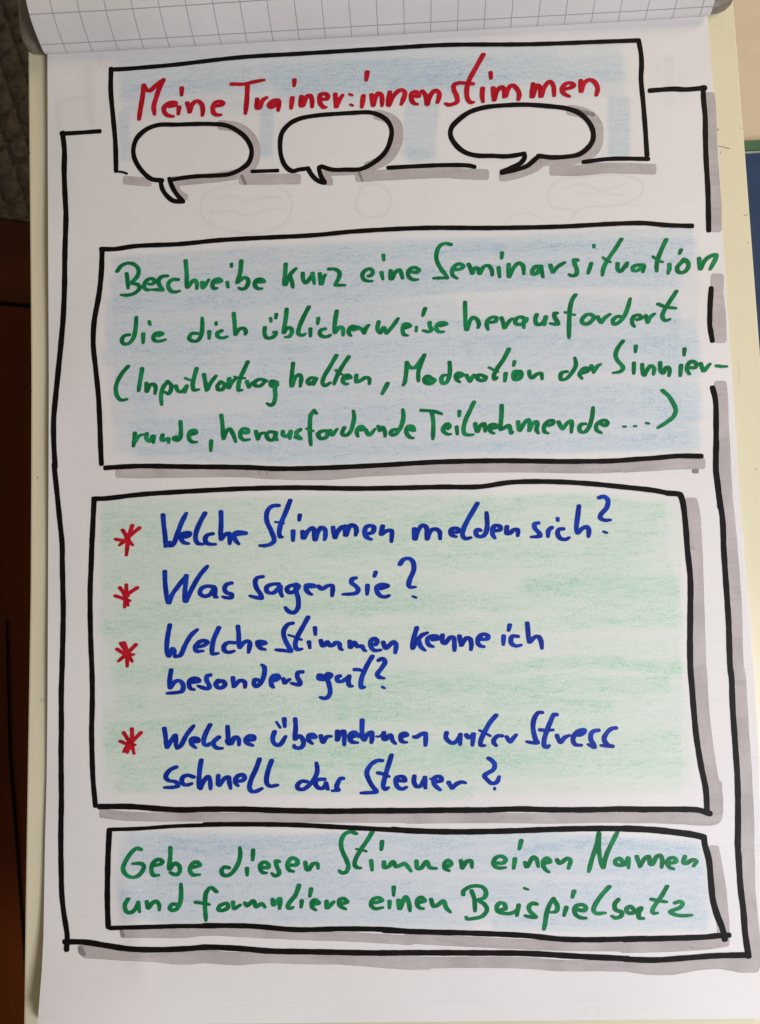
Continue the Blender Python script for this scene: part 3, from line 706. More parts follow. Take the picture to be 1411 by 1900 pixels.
803.8,1187.0 814.0,1185.3 811.5,1181.0 802.1,1180.2 794.5,1184.4 793.6,1191.2 797.0,1197.2 803.8,1200.1
821.7,1178.5 821.7,1191.2 825.9,1193.8 836.1,1182.7 842.1,1182.7 843.8,1194.6 843.8,1207.4
853.1,1180.2 855.7,1196.3
856.5,1197.2 866.7,1183.6 872.7,1185.3 875.3,1194.6 874.4,1205.7
893.1,1186.1 905.0,1185.3 906.7,1180.2 897.4,1176.8 888.9,1182.7 887.2,1192.9 892.3,1198.9 898.2,1200.1
W blue ich
935.1,1180.2 934.4,1196.3
946.4,1159.8 944.1,1170.0
961.1,1181.0 951.8,1180.2 948.4,1186.1 950.1,1194.6 958.6,1198.9 967.1,1196.7
979.0,1156.4 980.7,1175.9 982.1,1192.1
984.1,1191.2 993.5,1181.9 999.4,1181.0 1004.5,1189.5 1006.2,1203.1
W blue besonders
318.1,1243.2 315.5,1261.0 314.7,1276.3
316.4,1276.3 324.0,1266.1 330.8,1262.7 337.6,1266.1 341.0,1274.6 337.6,1283.1 330.8,1284.8 311.3,1286.5
358.0,1266.1 369.9,1263.6 368.2,1260.2 359.7,1258.5 352.9,1262.7 351.2,1271.2 354.6,1278.0 360.6,1279.7
390.4,1252.5 385.3,1254.2 383.6,1261.0 389.5,1274.6 385.3,1278.0 375.0,1275.5 368.2,1272.9
405.7,1262.7 400.6,1269.5 405.7,1276.3 412.5,1276.3 418.4,1269.5 415.0,1264.4 409.1,1263.6 405.7,1267.0
432.9,1257.6 433.7,1272.9
434.6,1273.8 446.5,1262.7 455.0,1266.1 455.0,1275.5
478.8,1261.9 473.7,1261.0 471.7,1268.7 475.4,1273.8 483.9,1267.8 490.7,1252.5 490.7,1237.2 486.5,1233.8
510.3,1262.7 517.9,1257.6 516.2,1253.4 507.7,1254.2 503.5,1262.7 505.2,1272.9 507.7,1275.5
526.4,1259.5 528.1,1268.0
528.9,1267.2 538.3,1260.4
561.2,1246.8 554.4,1247.6 551.9,1254.4 557.8,1267.2 556.1,1270.6 545.9,1268.9 541.7,1267.7
W blue gut?
601.2,1255.3 592.7,1252.7 591.8,1258.7 600.4,1261.2 610.6,1257.8 614.8,1252.7 608.9,1249.7 606.3,1254.4 610.6,1268.0 613.1,1285.0 608.9,1293.6 602.1,1296.1 595.3,1293.9
631.0,1254.4 625.9,1257.0 627.6,1263.8 634.4,1264.6 642.9,1259.5 648.8,1254.4
648.8,1254.4 647.1,1266.3 649.7,1273.1 653.9,1273.1
691.4,1217.9 682.0,1234.0 671.8,1257.8 670.1,1271.4 671.8,1276.5 676.9,1274.8
659.0,1242.5 665.0,1242.5 671.8,1244.6
703.3,1225.5 710.1,1222.1 715.2,1228.1 709.2,1239.1 700.7,1251.0 703.3,1256.1 712.6,1258.7
n 710.1,1274.8 714.0,1276.9
W red *
245.1,1352.5 245.1,1369.5 240.8,1378.0 229.8,1395.0
262.1,1359.3 245.9,1376.3 232.3,1395.0
229.8,1359.3 237.4,1371.2 244.2,1381.4 249.3,1398.4
223.8,1375.5 234.0,1379.7 251.0,1382.3
240.8,1383.1 236.6,1396.7
W blue Welche
305.5,1351.7 308.0,1369.5 308.9,1384.8
310.6,1386.5 319.1,1372.9 325.9,1364.4 326.7,1384.8
329.3,1388.2 336.1,1383.1 346.3,1364.4 359.9,1346.6
358.2,1376.3 368.4,1375.5 367.5,1371.2 359.9,1369.5 354.8,1373.8 356.5,1381.4 363.3,1387.4
390.5,1344.9 383.7,1357.6 378.6,1372.9 379.4,1380.6 385.4,1383.1 391.4,1378.9
406.7,1367.8 397.3,1376.3 397.3,1383.1 403.3,1388.2 412.6,1388.6
422.8,1348.3 423.7,1364.4 424.5,1378.0
422.0,1374.8 424.3,1379.9 429.4,1379.9 435.3,1368.9 440.4,1368.0 443.8,1373.1 443.8,1382.5
458.3,1373.1 471.0,1372.3 471.9,1367.2 464.2,1365.5 456.6,1371.4 458.3,1378.2 469.3,1383.3
W blue übernehmen
510.1,1357.8 506.7,1368.0 508.4,1378.2 517.0,1383.3 522.1,1379.9 530.6,1366.3
n 513.6,1340.0 520.4,1350.2
528.0,1334.0 528.9,1348.5
548.4,1334.0 549.3,1351.0 546.7,1371.4
548.4,1371.4 556.1,1365.5 562.9,1373.1 562.9,1383.3 556.1,1388.4 546.7,1385.9 546.7,1383.3
576.5,1368.0 585.8,1368.0 581.6,1362.9 573.9,1364.6 573.1,1373.1 579.9,1379.9
596.0,1365.5 597.7,1376.5
600.3,1377.4 607.1,1367.2 614.8,1366.3
626.7,1357.0 625.0,1373.1
626.7,1373.1 632.6,1359.5 638.6,1357.0 639.4,1368.0 639.4,1382.5
666.6,1366.3 659.8,1360.4 650.5,1368.0 651.3,1374.8 659.8,1378.2
652.8,1368.0 662.1,1362.9 658.7,1358.7 651.9,1361.2 649.4,1368.0 653.6,1376.5 663.8,1378.2
672.7,1336.6 672.3,1354.4 673.2,1371.4
676.6,1373.1 682.5,1362.9 690.2,1358.7 691.0,1368.0 689.7,1378.2
n 699.5,1366.7 704.6,1366.7 713.1,1359.5
713.1,1359.5 712.3,1371.4 715.7,1372.3 725.0,1363.8 729.3,1374.8 734.4,1379.9
748.9,1366.3 755.7,1363.8 752.3,1360.4 745.5,1362.9 743.8,1369.7 747.2,1376.5 754.8,1377.4
769.3,1367.2 772.7,1368.0 781.2,1362.9 789.7,1360.4 790.5,1371.4 790.0,1383.3
W blue unter
829.3,1359.5 827.6,1368.0 834.4,1376.5 841.2,1379.1 849.7,1373.1 854.8,1362.9
854.8,1362.9 854.3,1381.6
865.9,1363.8 869.3,1368.9 880.4,1361.6
879.2,1362.1 877.0,1383.3
921.2,1327.2 911.0,1339.1 899.1,1359.5 892.3,1376.5 893.1,1383.3 899.4,1383.3
n 890.6,1355.3 899.1,1359.5 910.1,1365.5
931.4,1365.5 924.6,1365.5 917.8,1371.4 916.9,1378.2 921.2,1383.7
940.7,1367.2 945.0,1375.7
947.5,1376.5 958.6,1363.3
W blue Stress
1005.9,1322.1 999.9,1322.1 993.1,1330.6 989.7,1344.2 990.6,1357.8 994.8,1373.1 998.2,1378.2 986.3,1377.9 978.7,1376.2
1033.1,1326.4 1028.9,1325.5 1022.1,1339.1 1015.3,1356.1 1010.1,1374.8 1011.0,1385.0 1016.1,1386.7 1019.5,1383.3
1003.3,1354.4 1013.6,1355.3 1026.3,1354.4
1034.0,1364.6 1038.2,1376.5
1040.8,1377.4 1049.3,1368.0 1056.9,1364.6
1068.0,1362.9 1076.5,1363.8 1085.0,1357.8 1085.0,1354.4 1076.5,1355.3 1067.1,1362.9 1063.7,1373.1 1068.0,1381.6 1079.0,1383.0
1110.5,1355.3 1103.7,1356.1 1097.7,1361.2 1096.9,1371.4 1102.0,1381.6 1103.7,1386.7 1092.6,1381.6
1142.8,1351.0 1136.0,1351.9 1125.8,1361.2 1121.6,1371.4 1127.5,1381.6 1136.9,1385.0 1124.1,1383.7 1116.5,1383.3
W blue schnell
327.4,1423.2 315.5,1429.1 307.9,1441.0 312.1,1447.8 327.4,1451.2 330.8,1458.0 324.0,1460.6 306.2,1461.4
359.7,1441.9 349.5,1438.5 341.0,1441.0 337.6,1447.8 341.0,1455.5 349.5,1456.3 356.3,1453.8
374.2,1410.4 371.6,1424.0 369.9,1444.4 369.1,1461.4
372.5,1463.1 378.4,1449.5 387.0,1441.0 390.4,1449.5 391.2,1464.0
405.7,1439.3 404.0,1455.5
407.4,1457.2 417.6,1444.4 424.4,1441.9 426.1,1451.2 428.6,1463.1
440.5,1449.5 449.9,1448.7 455.0,1443.6 450.7,1437.6 443.1,1439.3 437.1,1446.1 438.0,1453.8 442.2,1458.0
482.2,1408.7 475.4,1427.4 466.9,1446.1 463.5,1461.4 466.9,1468.2 473.7,1469.1 486.5,1463.1
504.7,1411.3 498.4,1429.1 495.0,1446.1 496.7,1455.5 502.6,1458.9 515.4,1456.7
W blue das
569.7,1450.4 561.2,1449.5 552.7,1456.3 553.6,1463.1 562.9,1464.8 573.1,1458.0 583.3,1446.1 589.3,1430.8 587.6,1415.5
602.1,1446.1 595.3,1446.1 588.4,1447.8 585.9,1454.6 591.8,1462.3 600.4,1462.3 605.5,1452.9
605.5,1452.9 608.9,1464.8
636.9,1444.4 632.7,1444.4 626.7,1454.6 625.0,1461.4 628.4,1465.7 617.4,1467.4
W blue Steuer
709.2,1411.3 700.7,1411.3 688.8,1418.9 681.1,1432.5 684.5,1446.1 692.2,1459.7 699.0,1469.1 685.4,1470.8 670.9,1471.6
727.1,1401.1 721.1,1420.6 714.3,1444.4 711.8,1459.7 715.2,1464.8 721.1,1461.4
702.4,1434.2 712.6,1436.8 722.0,1441.0
741.5,1448.7 752.5,1448.7 749.1,1441.9 742.3,1441.0 735.5,1444.4 735.5,1454.6 740.6,1462.3 747.4,1464.0 754.6,1460.6
769.5,1440.2 768.7,1451.2 773.8,1459.7 781.4,1458.0 789.1,1442.7
789.1,1442.7 789.9,1462.3
n 800.1,1445.3 802.7,1445.3
810.4,1450.4 819.7,1448.7 818.9,1442.7 812.1,1441.0 805.3,1446.1 807.0,1456.3 817.2,1465.7
833.3,1452.1 837.6,1461.4
839.3,1462.3 849.5,1453.8 858.0,1451.2 863.9,1452.9
W blue ?
907.3,1407.0 914.1,1412.1 918.4,1418.9 916.7,1427.4 899.7,1439.3 905.6,1447.8 913.3,1453.8 922.6,1451.2 926.9,1441.0
n 918.4,1462.3 918.4,1464.8
W green Gebe
261.9,1576.4 255.1,1573.8 244.0,1582.3 233.0,1599.3 228.7,1612.9 235.5,1624.0 247.4,1628.2 259.3,1623.1 267.8,1607.8 262.7,1602.7 246.6,1602.7
287.4,1606.1 300.1,1602.7 301.8,1598.5 295.0,1594.6 284.8,1601.0 281.4,1612.9 284.8,1624.0 295.0,1624.0
316.8,1573.0 316.3,1592.5 313.4,1612.9
315.5,1612.9 325.7,1601.9 332.5,1606.1 334.2,1616.3 329.1,1623.1 322.3,1622.3 316.3,1618.9
359.7,1609.5 371.6,1605.3 364.8,1599.3 356.3,1604.4 352.9,1614.6 358.0,1623.1 370.7,1623.1
W green diesen
425.2,1610.4 417.5,1608.7 411.6,1614.6 414.1,1623.1 422.6,1624.8 432.8,1618.0 443.0,1601.0 446.4,1585.7 445.6,1573.0
458.8,1611.4 459.1,1624.2
470.2,1577.4 469.3,1596.1
488.0,1609.7 498.2,1609.7 499.1,1604.6 490.6,1599.5 483.8,1604.6 483.8,1613.1 488.0,1619.1 494.8,1619.9
517.8,1598.7 512.7,1597.8 514.4,1608.0 518.7,1618.2 517.0,1623.3 510.1,1625.0 505.0,1620.8
540.8,1605.5 551.0,1604.6 552.7,1597.8 543.3,1591.9 536.5,1597.8 534.0,1608.0 537.4,1614.8 545.0,1617.4
567.1,1600.4 569.7,1613.1 573.1,1614.0 581.6,1602.9 589.2,1602.9 590.9,1611.4
W green Stimmen
661.5,1546.8 651.3,1543.4 639.4,1548.5 633.5,1562.1 635.2,1577.4 642.8,1594.4 647.1,1608.0 642.8,1618.2 635.2,1619.9 630.1,1615.7
691.9,1542.8 682.5,1558.9 670.6,1575.9 660.4,1594.6 658.7,1604.8 663.0,1609.9 669.8,1610.8
n 662.1,1575.6 670.6,1576.8 680.0,1579.7
709.7,1561.5 708.0,1576.8
689.3,1597.2 691.0,1615.0
713.1,1599.7 714.0,1609.9 721.6,1608.2 730.1,1598.9 735.3,1608.2 742.1,1606.5 750.6,1602.3 755.7,1606.5 763.3,1616.7
773.5,1598.0 775.2,1611.6 781.2,1611.6 792.2,1598.9 798.2,1609.9 810.1,1611.6
831.4,1608.2 838.2,1603.1 832.2,1596.3 826.3,1601.4 826.3,1611.6 833.9,1615.9
856.0,1597.2 856.9,1609.9
858.6,1610.8 867.9,1598.0 874.7,1598.0 876.4,1609.9
W green einen
922.9,1601.4 934.8,1601.4 939.1,1594.6 929.7,1588.7 919.5,1592.9 916.1,1603.1 921.2,1609.1 929.7,1610.8 938.2,1609.9
956.1,1593.8 953.6,1611.6
968.0,1559.8 964.1,1575.9
974.8,1600.6 976.5,1609.1
979.1,1608.2 991.0,1590.4 996.1,1594.6 999.5,1608.2
1013.1,1601.4 1021.6,1598.9 1015.6,1592.1 1009.7,1596.3 1008.8,1606.5 1013.9,1615.0 1019.0,1618.1
1034.3,1595.5 1038.6,1602.3 1053.9,1592.9 1059.0,1596.3 1055.6,1611.6
W green Namen
1111.7,1546.2 1107.4,1569.1 1098.9,1594.6 1093.0,1617.6
1112.5,1547.0 1111.7,1572.5 1115.1,1598.0 1118.5,1609.9
1120.2,1609.9 1126.1,1586.1 1136.3,1564.0 1147.4,1541.9
1156.7,1601.4 1150.8,1592.9 1143.1,1596.3 1143.1,1603.1 1151.6,1605.7 1161.8,1603.1 1166.1,1592.1 1167.0,1610.8
1182.3,1589.5 1187.4,1606.5
1188.2,1607.4 1197.6,1592.9 1204.4,1589.5 1206.9,1603.1 1211.2,1604.0 1218.0,1591.2 1225.6,1587.0 1229.9,1596.3 1228.2,1609.9
1246.9,1601.4 1255.4,1598.9 1252.0,1592.1 1243.5,1592.9 1239.2,1599.7 1242.6,1609.1 1250.3,1612.5
1271.6,1589.5 1269.0,1601.4 1274.1,1602.3 1286.0,1595.5 1292.8,1598.0 1287.7,1607.4
W green und
238.1,1668.3 232.1,1679.3 234.7,1691.2 242.3,1693.8 250.8,1687.8 256.8,1674.2
256.8,1674.2 259.3,1692.1
272.9,1673.4 275.5,1685.3 283.1,1675.9 289.9,1672.5 295.9,1679.3 295.9,1688.7
327.4,1678.5 320.6,1677.6 315.5,1685.3 320.6,1689.5 329.1,1686.1 335.0,1674.2 336.7,1655.5 336.2,1640.2
W green formuliere
402.2,1654.7 392.0,1647.0 383.5,1655.5 380.9,1674.2 382.6,1708.2
363.9,1674.2 375.0,1675.9 388.6,1678.5
416.7,1676.8 408.2,1681.0 405.6,1687.8 414.1,1689.5 424.3,1682.7 420.9,1675.9 415.0,1676.8
432.8,1674.2 433.7,1686.1
436.2,1686.1 446.4,1679.3
455.5,1675.9 458.9,1681.0 470.8,1671.7 475.9,1682.7 486.1,1676.8 492.1,1683.6
506.5,1669.1 508.2,1679.3 520.1,1667.4 519.3,1686.1
555.5,1642.8 549.1,1660.6 537.2,1675.9 534.6,1683.6 538.9,1686.1 544.0,1683.6
560.6,1671.7 559.3,1683.6
578.0,1649.6 575.4,1663.2
583.1,1677.6 592.4,1675.9 585.6,1670.0 579.7,1674.2 580.5,1684.4 586.5,1688.7
606.9,1672.5 606.0,1685.3
608.6,1684.4 620.5,1673.4
636.7,1676.8 645.2,1673.4 637.5,1667.4 630.7,1670.8 631.6,1681.0 641.8,1687.0
W green einen
697.6,1675.1 709.5,1670.8 702.7,1665.7 692.5,1669.1 689.1,1679.3 695.9,1686.1 710.4,1684.1
723.5,1672.5 723.1,1685.3
731.3,1646.2 730.8,1661.5
740.1,1670.8 740.1,1686.1
742.7,1686.1 753.8,1664.0 758.9,1674.2 761.4,1690.4
781.0,1674.2 788.6,1671.7 782.7,1664.9 775.9,1669.1 775.0,1679.3 780.1,1685.3 786.1,1686.1
800.5,1669.1 805.6,1681.9 813.3,1679.3 823.5,1671.7 828.6,1684.4 836.3,1692.9
W green Beispielsatz
860.2,1660.0 860.2,1654.0 870.4,1646.4 884.0,1643.8 897.6,1647.2 902.7,1657.4 899.3,1665.9 888.3,1670.2 899.3,1677.8 904.4,1688.0 895.9,1699.9 880.6,1704.2 867.0,1705.0 865.6,1701.6
875.5,1653.2 880.6,1667.6 882.0,1690.6
931.6,1688.0 938.4,1686.3 936.7,1677.8 928.2,1675.3 922.3,1682.9 924.8,1691.4 935.0,1694.8 948.7,1694.8 961.4,1688.0 963.1,1679.5
963.1,1679.5 959.7,1699.1
n 973.3,1648.1 980.1,1650.6
996.3,1677.8 989.5,1676.1 981.8,1682.9 984.4,1691.4 994.6,1701.6 984.4,1701.6 975.0,1699.1
1027.7,1667.6 1020.1,1679.5 1015.0,1694.8 1012.4,1711.8 1009.9,1724.6
1027.7,1667.6 1035.4,1682.9 1032.8,1691.4 1023.5,1693.1
1051.6,1683.8 1047.3,1699.1
1066.0,1654.0 1062.6,1665.1
1073.4,1688.2 1085.3,1689.9 1087.9,1683.1 1080.2,1678.9 1070.0,1681.4 1066.6,1689.9 1070.0,1698.4 1078.5,1703.2 1087.9,1703.9
1131.2,1645.7 1115.9,1662.7 1104.0,1681.4 1102.3,1689.9 1107.4,1695.0 1123.6,1694.2
1148.2,1669.5 1141.4,1678.0 1143.1,1688.2 1155.0,1693.3 1153.3,1700.1 1143.1,1703.6 1136.3,1700.1
1175.5,1686.5 1170.4,1682.3 1163.6,1686.5 1165.3,1693.3 1175.5,1694.2 1190.8,1684.8 1185.7,1695.0 1187.4,1703.6 1195.0,1704.4
1238.4,1644.9 1228.2,1662.7 1212.9,1684.8 1211.2,1691.6 1214.6,1695.0 1220.5,1694.2
1209.5,1668.7 1221.4,1671.2 1237.5,1673.8
1253.7,1675.5 1262.2,1672.9 1267.3,1676.3 1263.9,1683.1 1244.3,1692.5 1257.1,1698.4 1270.7,1699.3 1284.3,1698.1
F 8.5 frame_line title
206.6,128.0 206.0,167.7 210.2,215.9 214.5,264.1 215.9,316.6
F 8 frame_line title
206.6,128.9 230.1,128.0 272.6,124.6 323.6,120.1 448.1,106.1 554.4,99.7 700.0,90.8 824.0,83.4 983.5,82.0 1125.2,77.0 1185.5,74.9
F 8.5 frame_line title
1185.6,75.6 1190.0,100.0 1191.0,120.0 1190.0,146.0 1194.0,190.0 1198.0,240.0 1201.0,287.0
F 8 frame_line title
1202.7,294.8 1131.8,294.8 1083.6,300.5
F 4 frame_line title
220.2,318.5 228.7,319.4 235.8,322.2
F 7 frame_line title
468.8,318.1 515.0,316.4
F 8 frame_line title
721.4,311.3 770.2,308.5 830.0,306.2 872.2,307.4 880.7,309.6
F 8 speech_bubble
301.0,334.6 281.5,332.1 263.8,316.9 251.4,297.4 247.8,279.7 253.2,258.4 270.9,240.7 293.9,231.9 327.6,231.2 359.5,230.1 394.9,230.1 419.7,232.6 441.0,242.5 458.7,258.4 467.5,279.7 462.2,301.0 448.1,313.4 426.8,322.9 398.4,325.8 359.5,327.5 316.9,333.6
F 8 speech_bubble
298.5,334.6 301.0,348.8 309.9,363.0 322.3,372.5 338.9,374.0
F 8 speech_bubble
340.0,373.6 327.6,359.4 318.7,343.5 315.2,332.1
F 8 speech_bubble
568.9,313.0 554.7,314.7 543.4,317.6 532.1,310.5 523.6,294.9 520.1,269.4 523.6,246.7 537.7,229.7 557.6,219.8 588.8,214.1 622.8,211.3 656.8,209.3 685.1,208.4 702.1,212.7 719.2,224.0 727.1,241.0 724.8,260.9 716.3,280.7 699.3,297.7 671.0,313.3 642.6,314.7 617.1,314.7 597.3,309.1
F 8 speech_bubble
571.7,312.5 580.2,326.1 591.6,336.0 602.4,339.1
F 8 speech_bubble
602.9,338.3 595.8,326.1 593.0,310.5 597.8,309.1
F 8.5 speech_bubble
971.7,285.5 941.9,290.0 913.6,289.1 885.2,288.6 862.5,282.1 845.5,267.9 836.4,250.9 838.4,236.7 851.2,222.5 871.0,208.3 899.4,199.3 933.4,195.6 975.9,194.2 1018.4,197.0 1052.5,201.3 1075.1,209.8 1092.1,225.4 1100.7,242.4 1100.7,259.4 1092.1,273.6 1075.1,286.3 1052.5,290.6 1024.1,292.0 1000.0,289.1
F 8 speech_bubble
973.1,284.9 974.5,290.6 967.4,301.9 947.6,311.8 932.0,318.3
F 8 speech_bubble
932.0,320.6 956.1,315.5 978.8,307.6 995.8,293.4 1002.0,289.1
F 8 frame_line outer
115.3,248.0 145.0,246.3 184.7,243.4
F 8.5 frame_line outer
116.7,247.1 120.1,281.1 119.5,315.1 120.9,357.7 122.9,399.9 122.4,421.1 120.8,475.8 120.2,530.5 118.0,585.3 114.7,626.4 109.3,681.1 103.8,735.8 100.2,776.9 100.2,818.0 102.4,867.2 101.1,862.5 106.8,919.2 111.0,961.7 115.8,1009.9 116.1,1039.5 117.1,1092.1 117.9,1131.6 117.1,1184.2 115.8,1236.8 114.2,1289.5 114.5,1342.1 113.9,1394.7 114.2,1447.4 114.5,1494.7 114.0,1510.9 113.4,1567.6 114.0,1610.1 115.4,1661.1 119.1,1695.1 125.3,1737.7 123.9,1761.8
F 9.5 frame_line outer
121.3,1747.6 158.8,1748.4 198.4,1754.7 241.0,1760.9 297.7,1762.3 354.4,1759.8 380.0,1757.7 450.9,1760.5 499.1,1764.7 578.4,1766.2 691.8,1768.4 760.0,1768.1 884.7,1768.4 978.3,1769.4 1071.8,1774.7 1165.4,1779.4 1160.0,1779.6 1212.6,1781.7 1265.3,1778.4 1328.5,1773.7 1387.4,1772.3
F 9 frame_line outer
1207.0,168.0 1250.0,165.0 1272.0,166.0 1308.0,163.0
F 9 frame_line outer
1305.6,162.0 1306.0,184.0 1309.0,216.0 1309.6,260.0 1311.0,300.0 1314.0,350.0 1315.0,390.0 1315.6,427.0
F 9 frame_line outer
1320.3,535.1 1318.0,570.6 1318.0,604.7 1322.3,631.8
F 9.5 frame_line outer
1322.8,719.9 1328.0,741.2 1329.4,798.1 1329.4,869.2 1333.7,906.2 1336.5,940.3
F 10 frame_line outer
1329.8,820.0 1329.2,875.3 1334.7,919.5 1341.3,963.7 1343.6,1019.0 1348.0,1085.4 1352.4,1151.7 1355.7,1240.2 1357.9,1255.3 1360.1,1310.6 1364.6,1376.9 1369.0,1443.3 1370.1,1487.5 1370.1,1531.7 1369.5,1563.2 1370.6,1584.2
F 10 frame_line outer
1370.6,1584.2 1374.8,1647.4 1380.0,1689.5 1383.2,1731.6 1389.5,1773.7
F 8.5 frame_line green_text
188.7,462.1 213.3,462.1 251.6,456.6 333.7,452.8 403.8,445.9 467.6,442.1 582.4,436.4 658.9,429.3 786.5,423.0 914.1,423.0 1041.6,420.4 1137.3,415.3 1194.7,414.0 1240.0,417.9 1284.0,419.1
F 9 frame_line green_text
190.0,462.1 188.7,503.2 184.5,544.2 175.0,599.0 173.6,640.0 177.7,681.1 183.2,735.8 185.9,790.6 187.3,831.6 188.7,860.4
F 9 frame_line green_text
196.6,868.2 230.1,865.9 269.8,864.8 343.5,865.9 460.0,867.3 510.9,869.6 581.7,868.8 695.1,863.9 780.2,858.8 820.0,856.9 933.4,854.9 1046.8,856.3 1131.8,855.4 1182.1,852.1 1215.3,849.9 1259.5,846.1 1301.5,846.5
F 9 frame_line blue_text
174.8,925.5 196.1,924.9 258.4,917.8 343.5,912.1 460.0,906.5 553.4,905.0 666.8,906.5 780.2,904.5 820.0,903.6 890.9,903.1 947.6,895.1 1018.4,893.7 1089.3,897.1 1160.0,904.0 1215.3,910.2 1241.8,915.5
F 10 frame_line blue_text
1239.6,915.1 1257.3,916.4 1262.2,917.7 1267.3,930.6 1272.8,974.8 1276.1,1019.0 1281.6,1074.3 1281.6,1129.6 1281.0,1195.9 1281.6,1240.2 1283.8,1266.3 1288.3,1321.6 1292.7,1365.9 1301.5,1421.1 1310.4,1465.4 1312.6,1503.0
F 9 frame_line blue_text
175.1,926.3 173.4,961.7 170.6,1020.1
F 9 frame_line blue_text
171.1,1000.0 170.0,1039.5 167.9,1092.1 167.9,1144.7 169.2,1197.4 171.3,1250.0 171.8,1302.6 170.5,1355.3 171.6,1407.9 173.2,1447.4 177.6,1494.7
F 9.5 frame_line blue_text
185.7,1496.7 241.0,1496.7 297.7,1500.9 340.2,1502.9 380.0,1501.7 450.9,1501.7 521.7,1503.9 606.8,1505.4 691.8,1504.5 760.0,1504.3
F 9.5 frame_line blue_text
760.0,1504.3 822.4,1503.4 909.7,1502.8 962.7,1501.2 1025.1,1502.8 1103.0,1502.5 1165.4,1501.2 1200.0,1502.5
F 9.5 frame_line blue_text
1160.0,1501.4 1215.3,1501.9 1270.6,1501.9 1297.1,1503.4 1317.5,1509.6
F 6.5 frame_line last
208.4,1539.2 255.1,1537.8 326.0,1533.0 400.0,1530.7
F 8 frame_line last
380.0,1530.0 465.0,1529.5 550.1,1530.9 635.1,1535.1 760.0,1541.4 791.2,1542.4
F 9.5 frame_line last
728.8,1539.2 760.0,1541.4 838.0,1543.6 931.5,1542.4 1040.7,1538.6 1118.6,1537.4 1165.4,1538.0 1200.0,1539.9
F 10.5 frame_line last
1160.0,1537.5 1212.6,1540.0 1254.8,1544.6 1286.3,1548.9 1305.3,1553.3
F 10 frame_line last
1306.8,1553.7 1308.5,1567.4 1315.8,1594.8 1320.0,1636.9 1323.2,1668.5 1330.6,1695.8 1341.1,1723.2 1345.3,1742.2
F 7.5 frame_line last
205.5,1722.1 255.1,1720.7 354.4,1718.4 400.0,1719.0
F 8.5 frame_line last
380.0,1717.4 465.0,1718.5 550.1,1725.1 635.1,1723.6 720.2,1725.1 760.0,1728.5
F 9 frame_line last
713.2,1726.4 760.0,1728.5 884.7,1732.0 978.3,1736.3 1040.7,1742.6 1103.0,1743.8 1200.0,1741.3
F 9.5 frame_line last
1160.0,1743.2 1244.2,1741.1 1307.4,1739.0 1339.0,1735.8 1352.7,1735.4
F 9 frame_line last
203.5,1540.6 201.3,1581.7 199.9,1638.4 199.9,1681.0 201.3,1719.2
G 15 marker_shadow title
236.3,334.4 274.0,337.8
G 17 marker_shadow bubble
412.6,231.9 441.0,237.2 464.0,254.9 474.6,279.7 469.3,301.0 451.6,318.7 412.6,327.5 359.5,332.9 324.0,336.4
G 11 marker_shadow bubble
324.0,338.2 331.1,357.7 343.5,365.5
G 19 marker_shadow bar
453.4,332.9 549.0,332.1
D 5 marker_shadow bar
449.1,326.5 455.8,340.7
G 17 marker_shadow bubble
702.1,212.7 724.8,221.2 737.6,235.4 739.0,255.2 730.5,277.9 713.5,296.3 685.1,309.1
G 10 marker_shadow bubble
662.5,319.0 611.4,321.0
G 13 marker_shadow bubble
601.5,323.2 611.4,337.4
G 19 marker_shadow bar
669.5,327.8 713.5,324.9 830.0,320.4 855.2,322.1 897.8,323.8
D 5 marker_shadow bar
666.7,320.4 672.4,334.6
G 18 marker_shadow bubble
1061.0,204.1 1086.5,211.2 1103.5,225.4 1110.6,242.4 1107.7,267.9 1092.1,284.9 1061.0,295.7 1032.6,296.8 1004.3,299.1
G 16 marker_shadow bubble
1001.4,301.9 990.1,310.4 961.7,321.7 934.8,328.0
D 7 marker_shadow bubble
1069.5,204.1 1100.7,212.6
G 19 marker_shadow bar
1029.8,316.1 1075.1,316.1 1117.7,311.8 1160.2,312.1 1208.4,313.8
G 21 marker_shadow outer
1315.6,182.0 1318.0,200.0 1319.0,230.0 1321.0,280.0 1324.0,330.0 1328.0,380.0 1329.0,420.0
G 23 marker_shadow outer
1331.4,519.4 1330.8,542.2 1335.9,599.1 1336.5,624.6
G 23 marker_shadow outer
1337.1,718.5 1339.3,741.2 1341.3,798.1 1344.2,855.0 1345.6,897.6 1348.4,940.3
G 24 marker_shadow outer
1342.4,820.0 1344.0,864.2 1348.0,930.6 1354.6,996.9 1360.1,1063.3 1364.6,1129.6 1368.3,1240.2 1371.2,1255.3 1375.0,1310.6 1378.9,1376.9 1382.3,1421.1 1385.6,1487.5 1387.8,1531.7 1387.4,1563.2
G 24 marker_shadow outer
1383.2,1500.0 1388.5,1563.2 1389.5,1647.4 1394.8,1710.6 1397.9,1742.2 1399.0,1786.4
G 26 marker_shadow outer
1395.8,1791.6 1381.1,1791.6 1360.0,1787.4 1328.5,1784.3 1296.9,1786.4 1265.3,1791.6 1240.0,1795.9 1202.1,1794.8 1160.0,1788.5 1138.9,1786.8
G 20 marker_shadow outer
1200.0,1793.4 1103.0,1791.8 1040.7,1791.8 978.3,1787.2 884.7,1785.6 760.0,1787.2
G 23 marker_shadow outer
164.4,1766.0 226.8,1770.3 283.5,1772.8 340.2,1777.9 380.0,1775.2 436.7,1778.9 493.4,1775.2 578.4,1777.5 635.1,1778.1 760.0,1787.2 791.2,1787.2
D 11 marker_shadow outer
150.2,1759.8 151.7,1766.0 155.4,1770.3
G 16 marker_shadow green_text
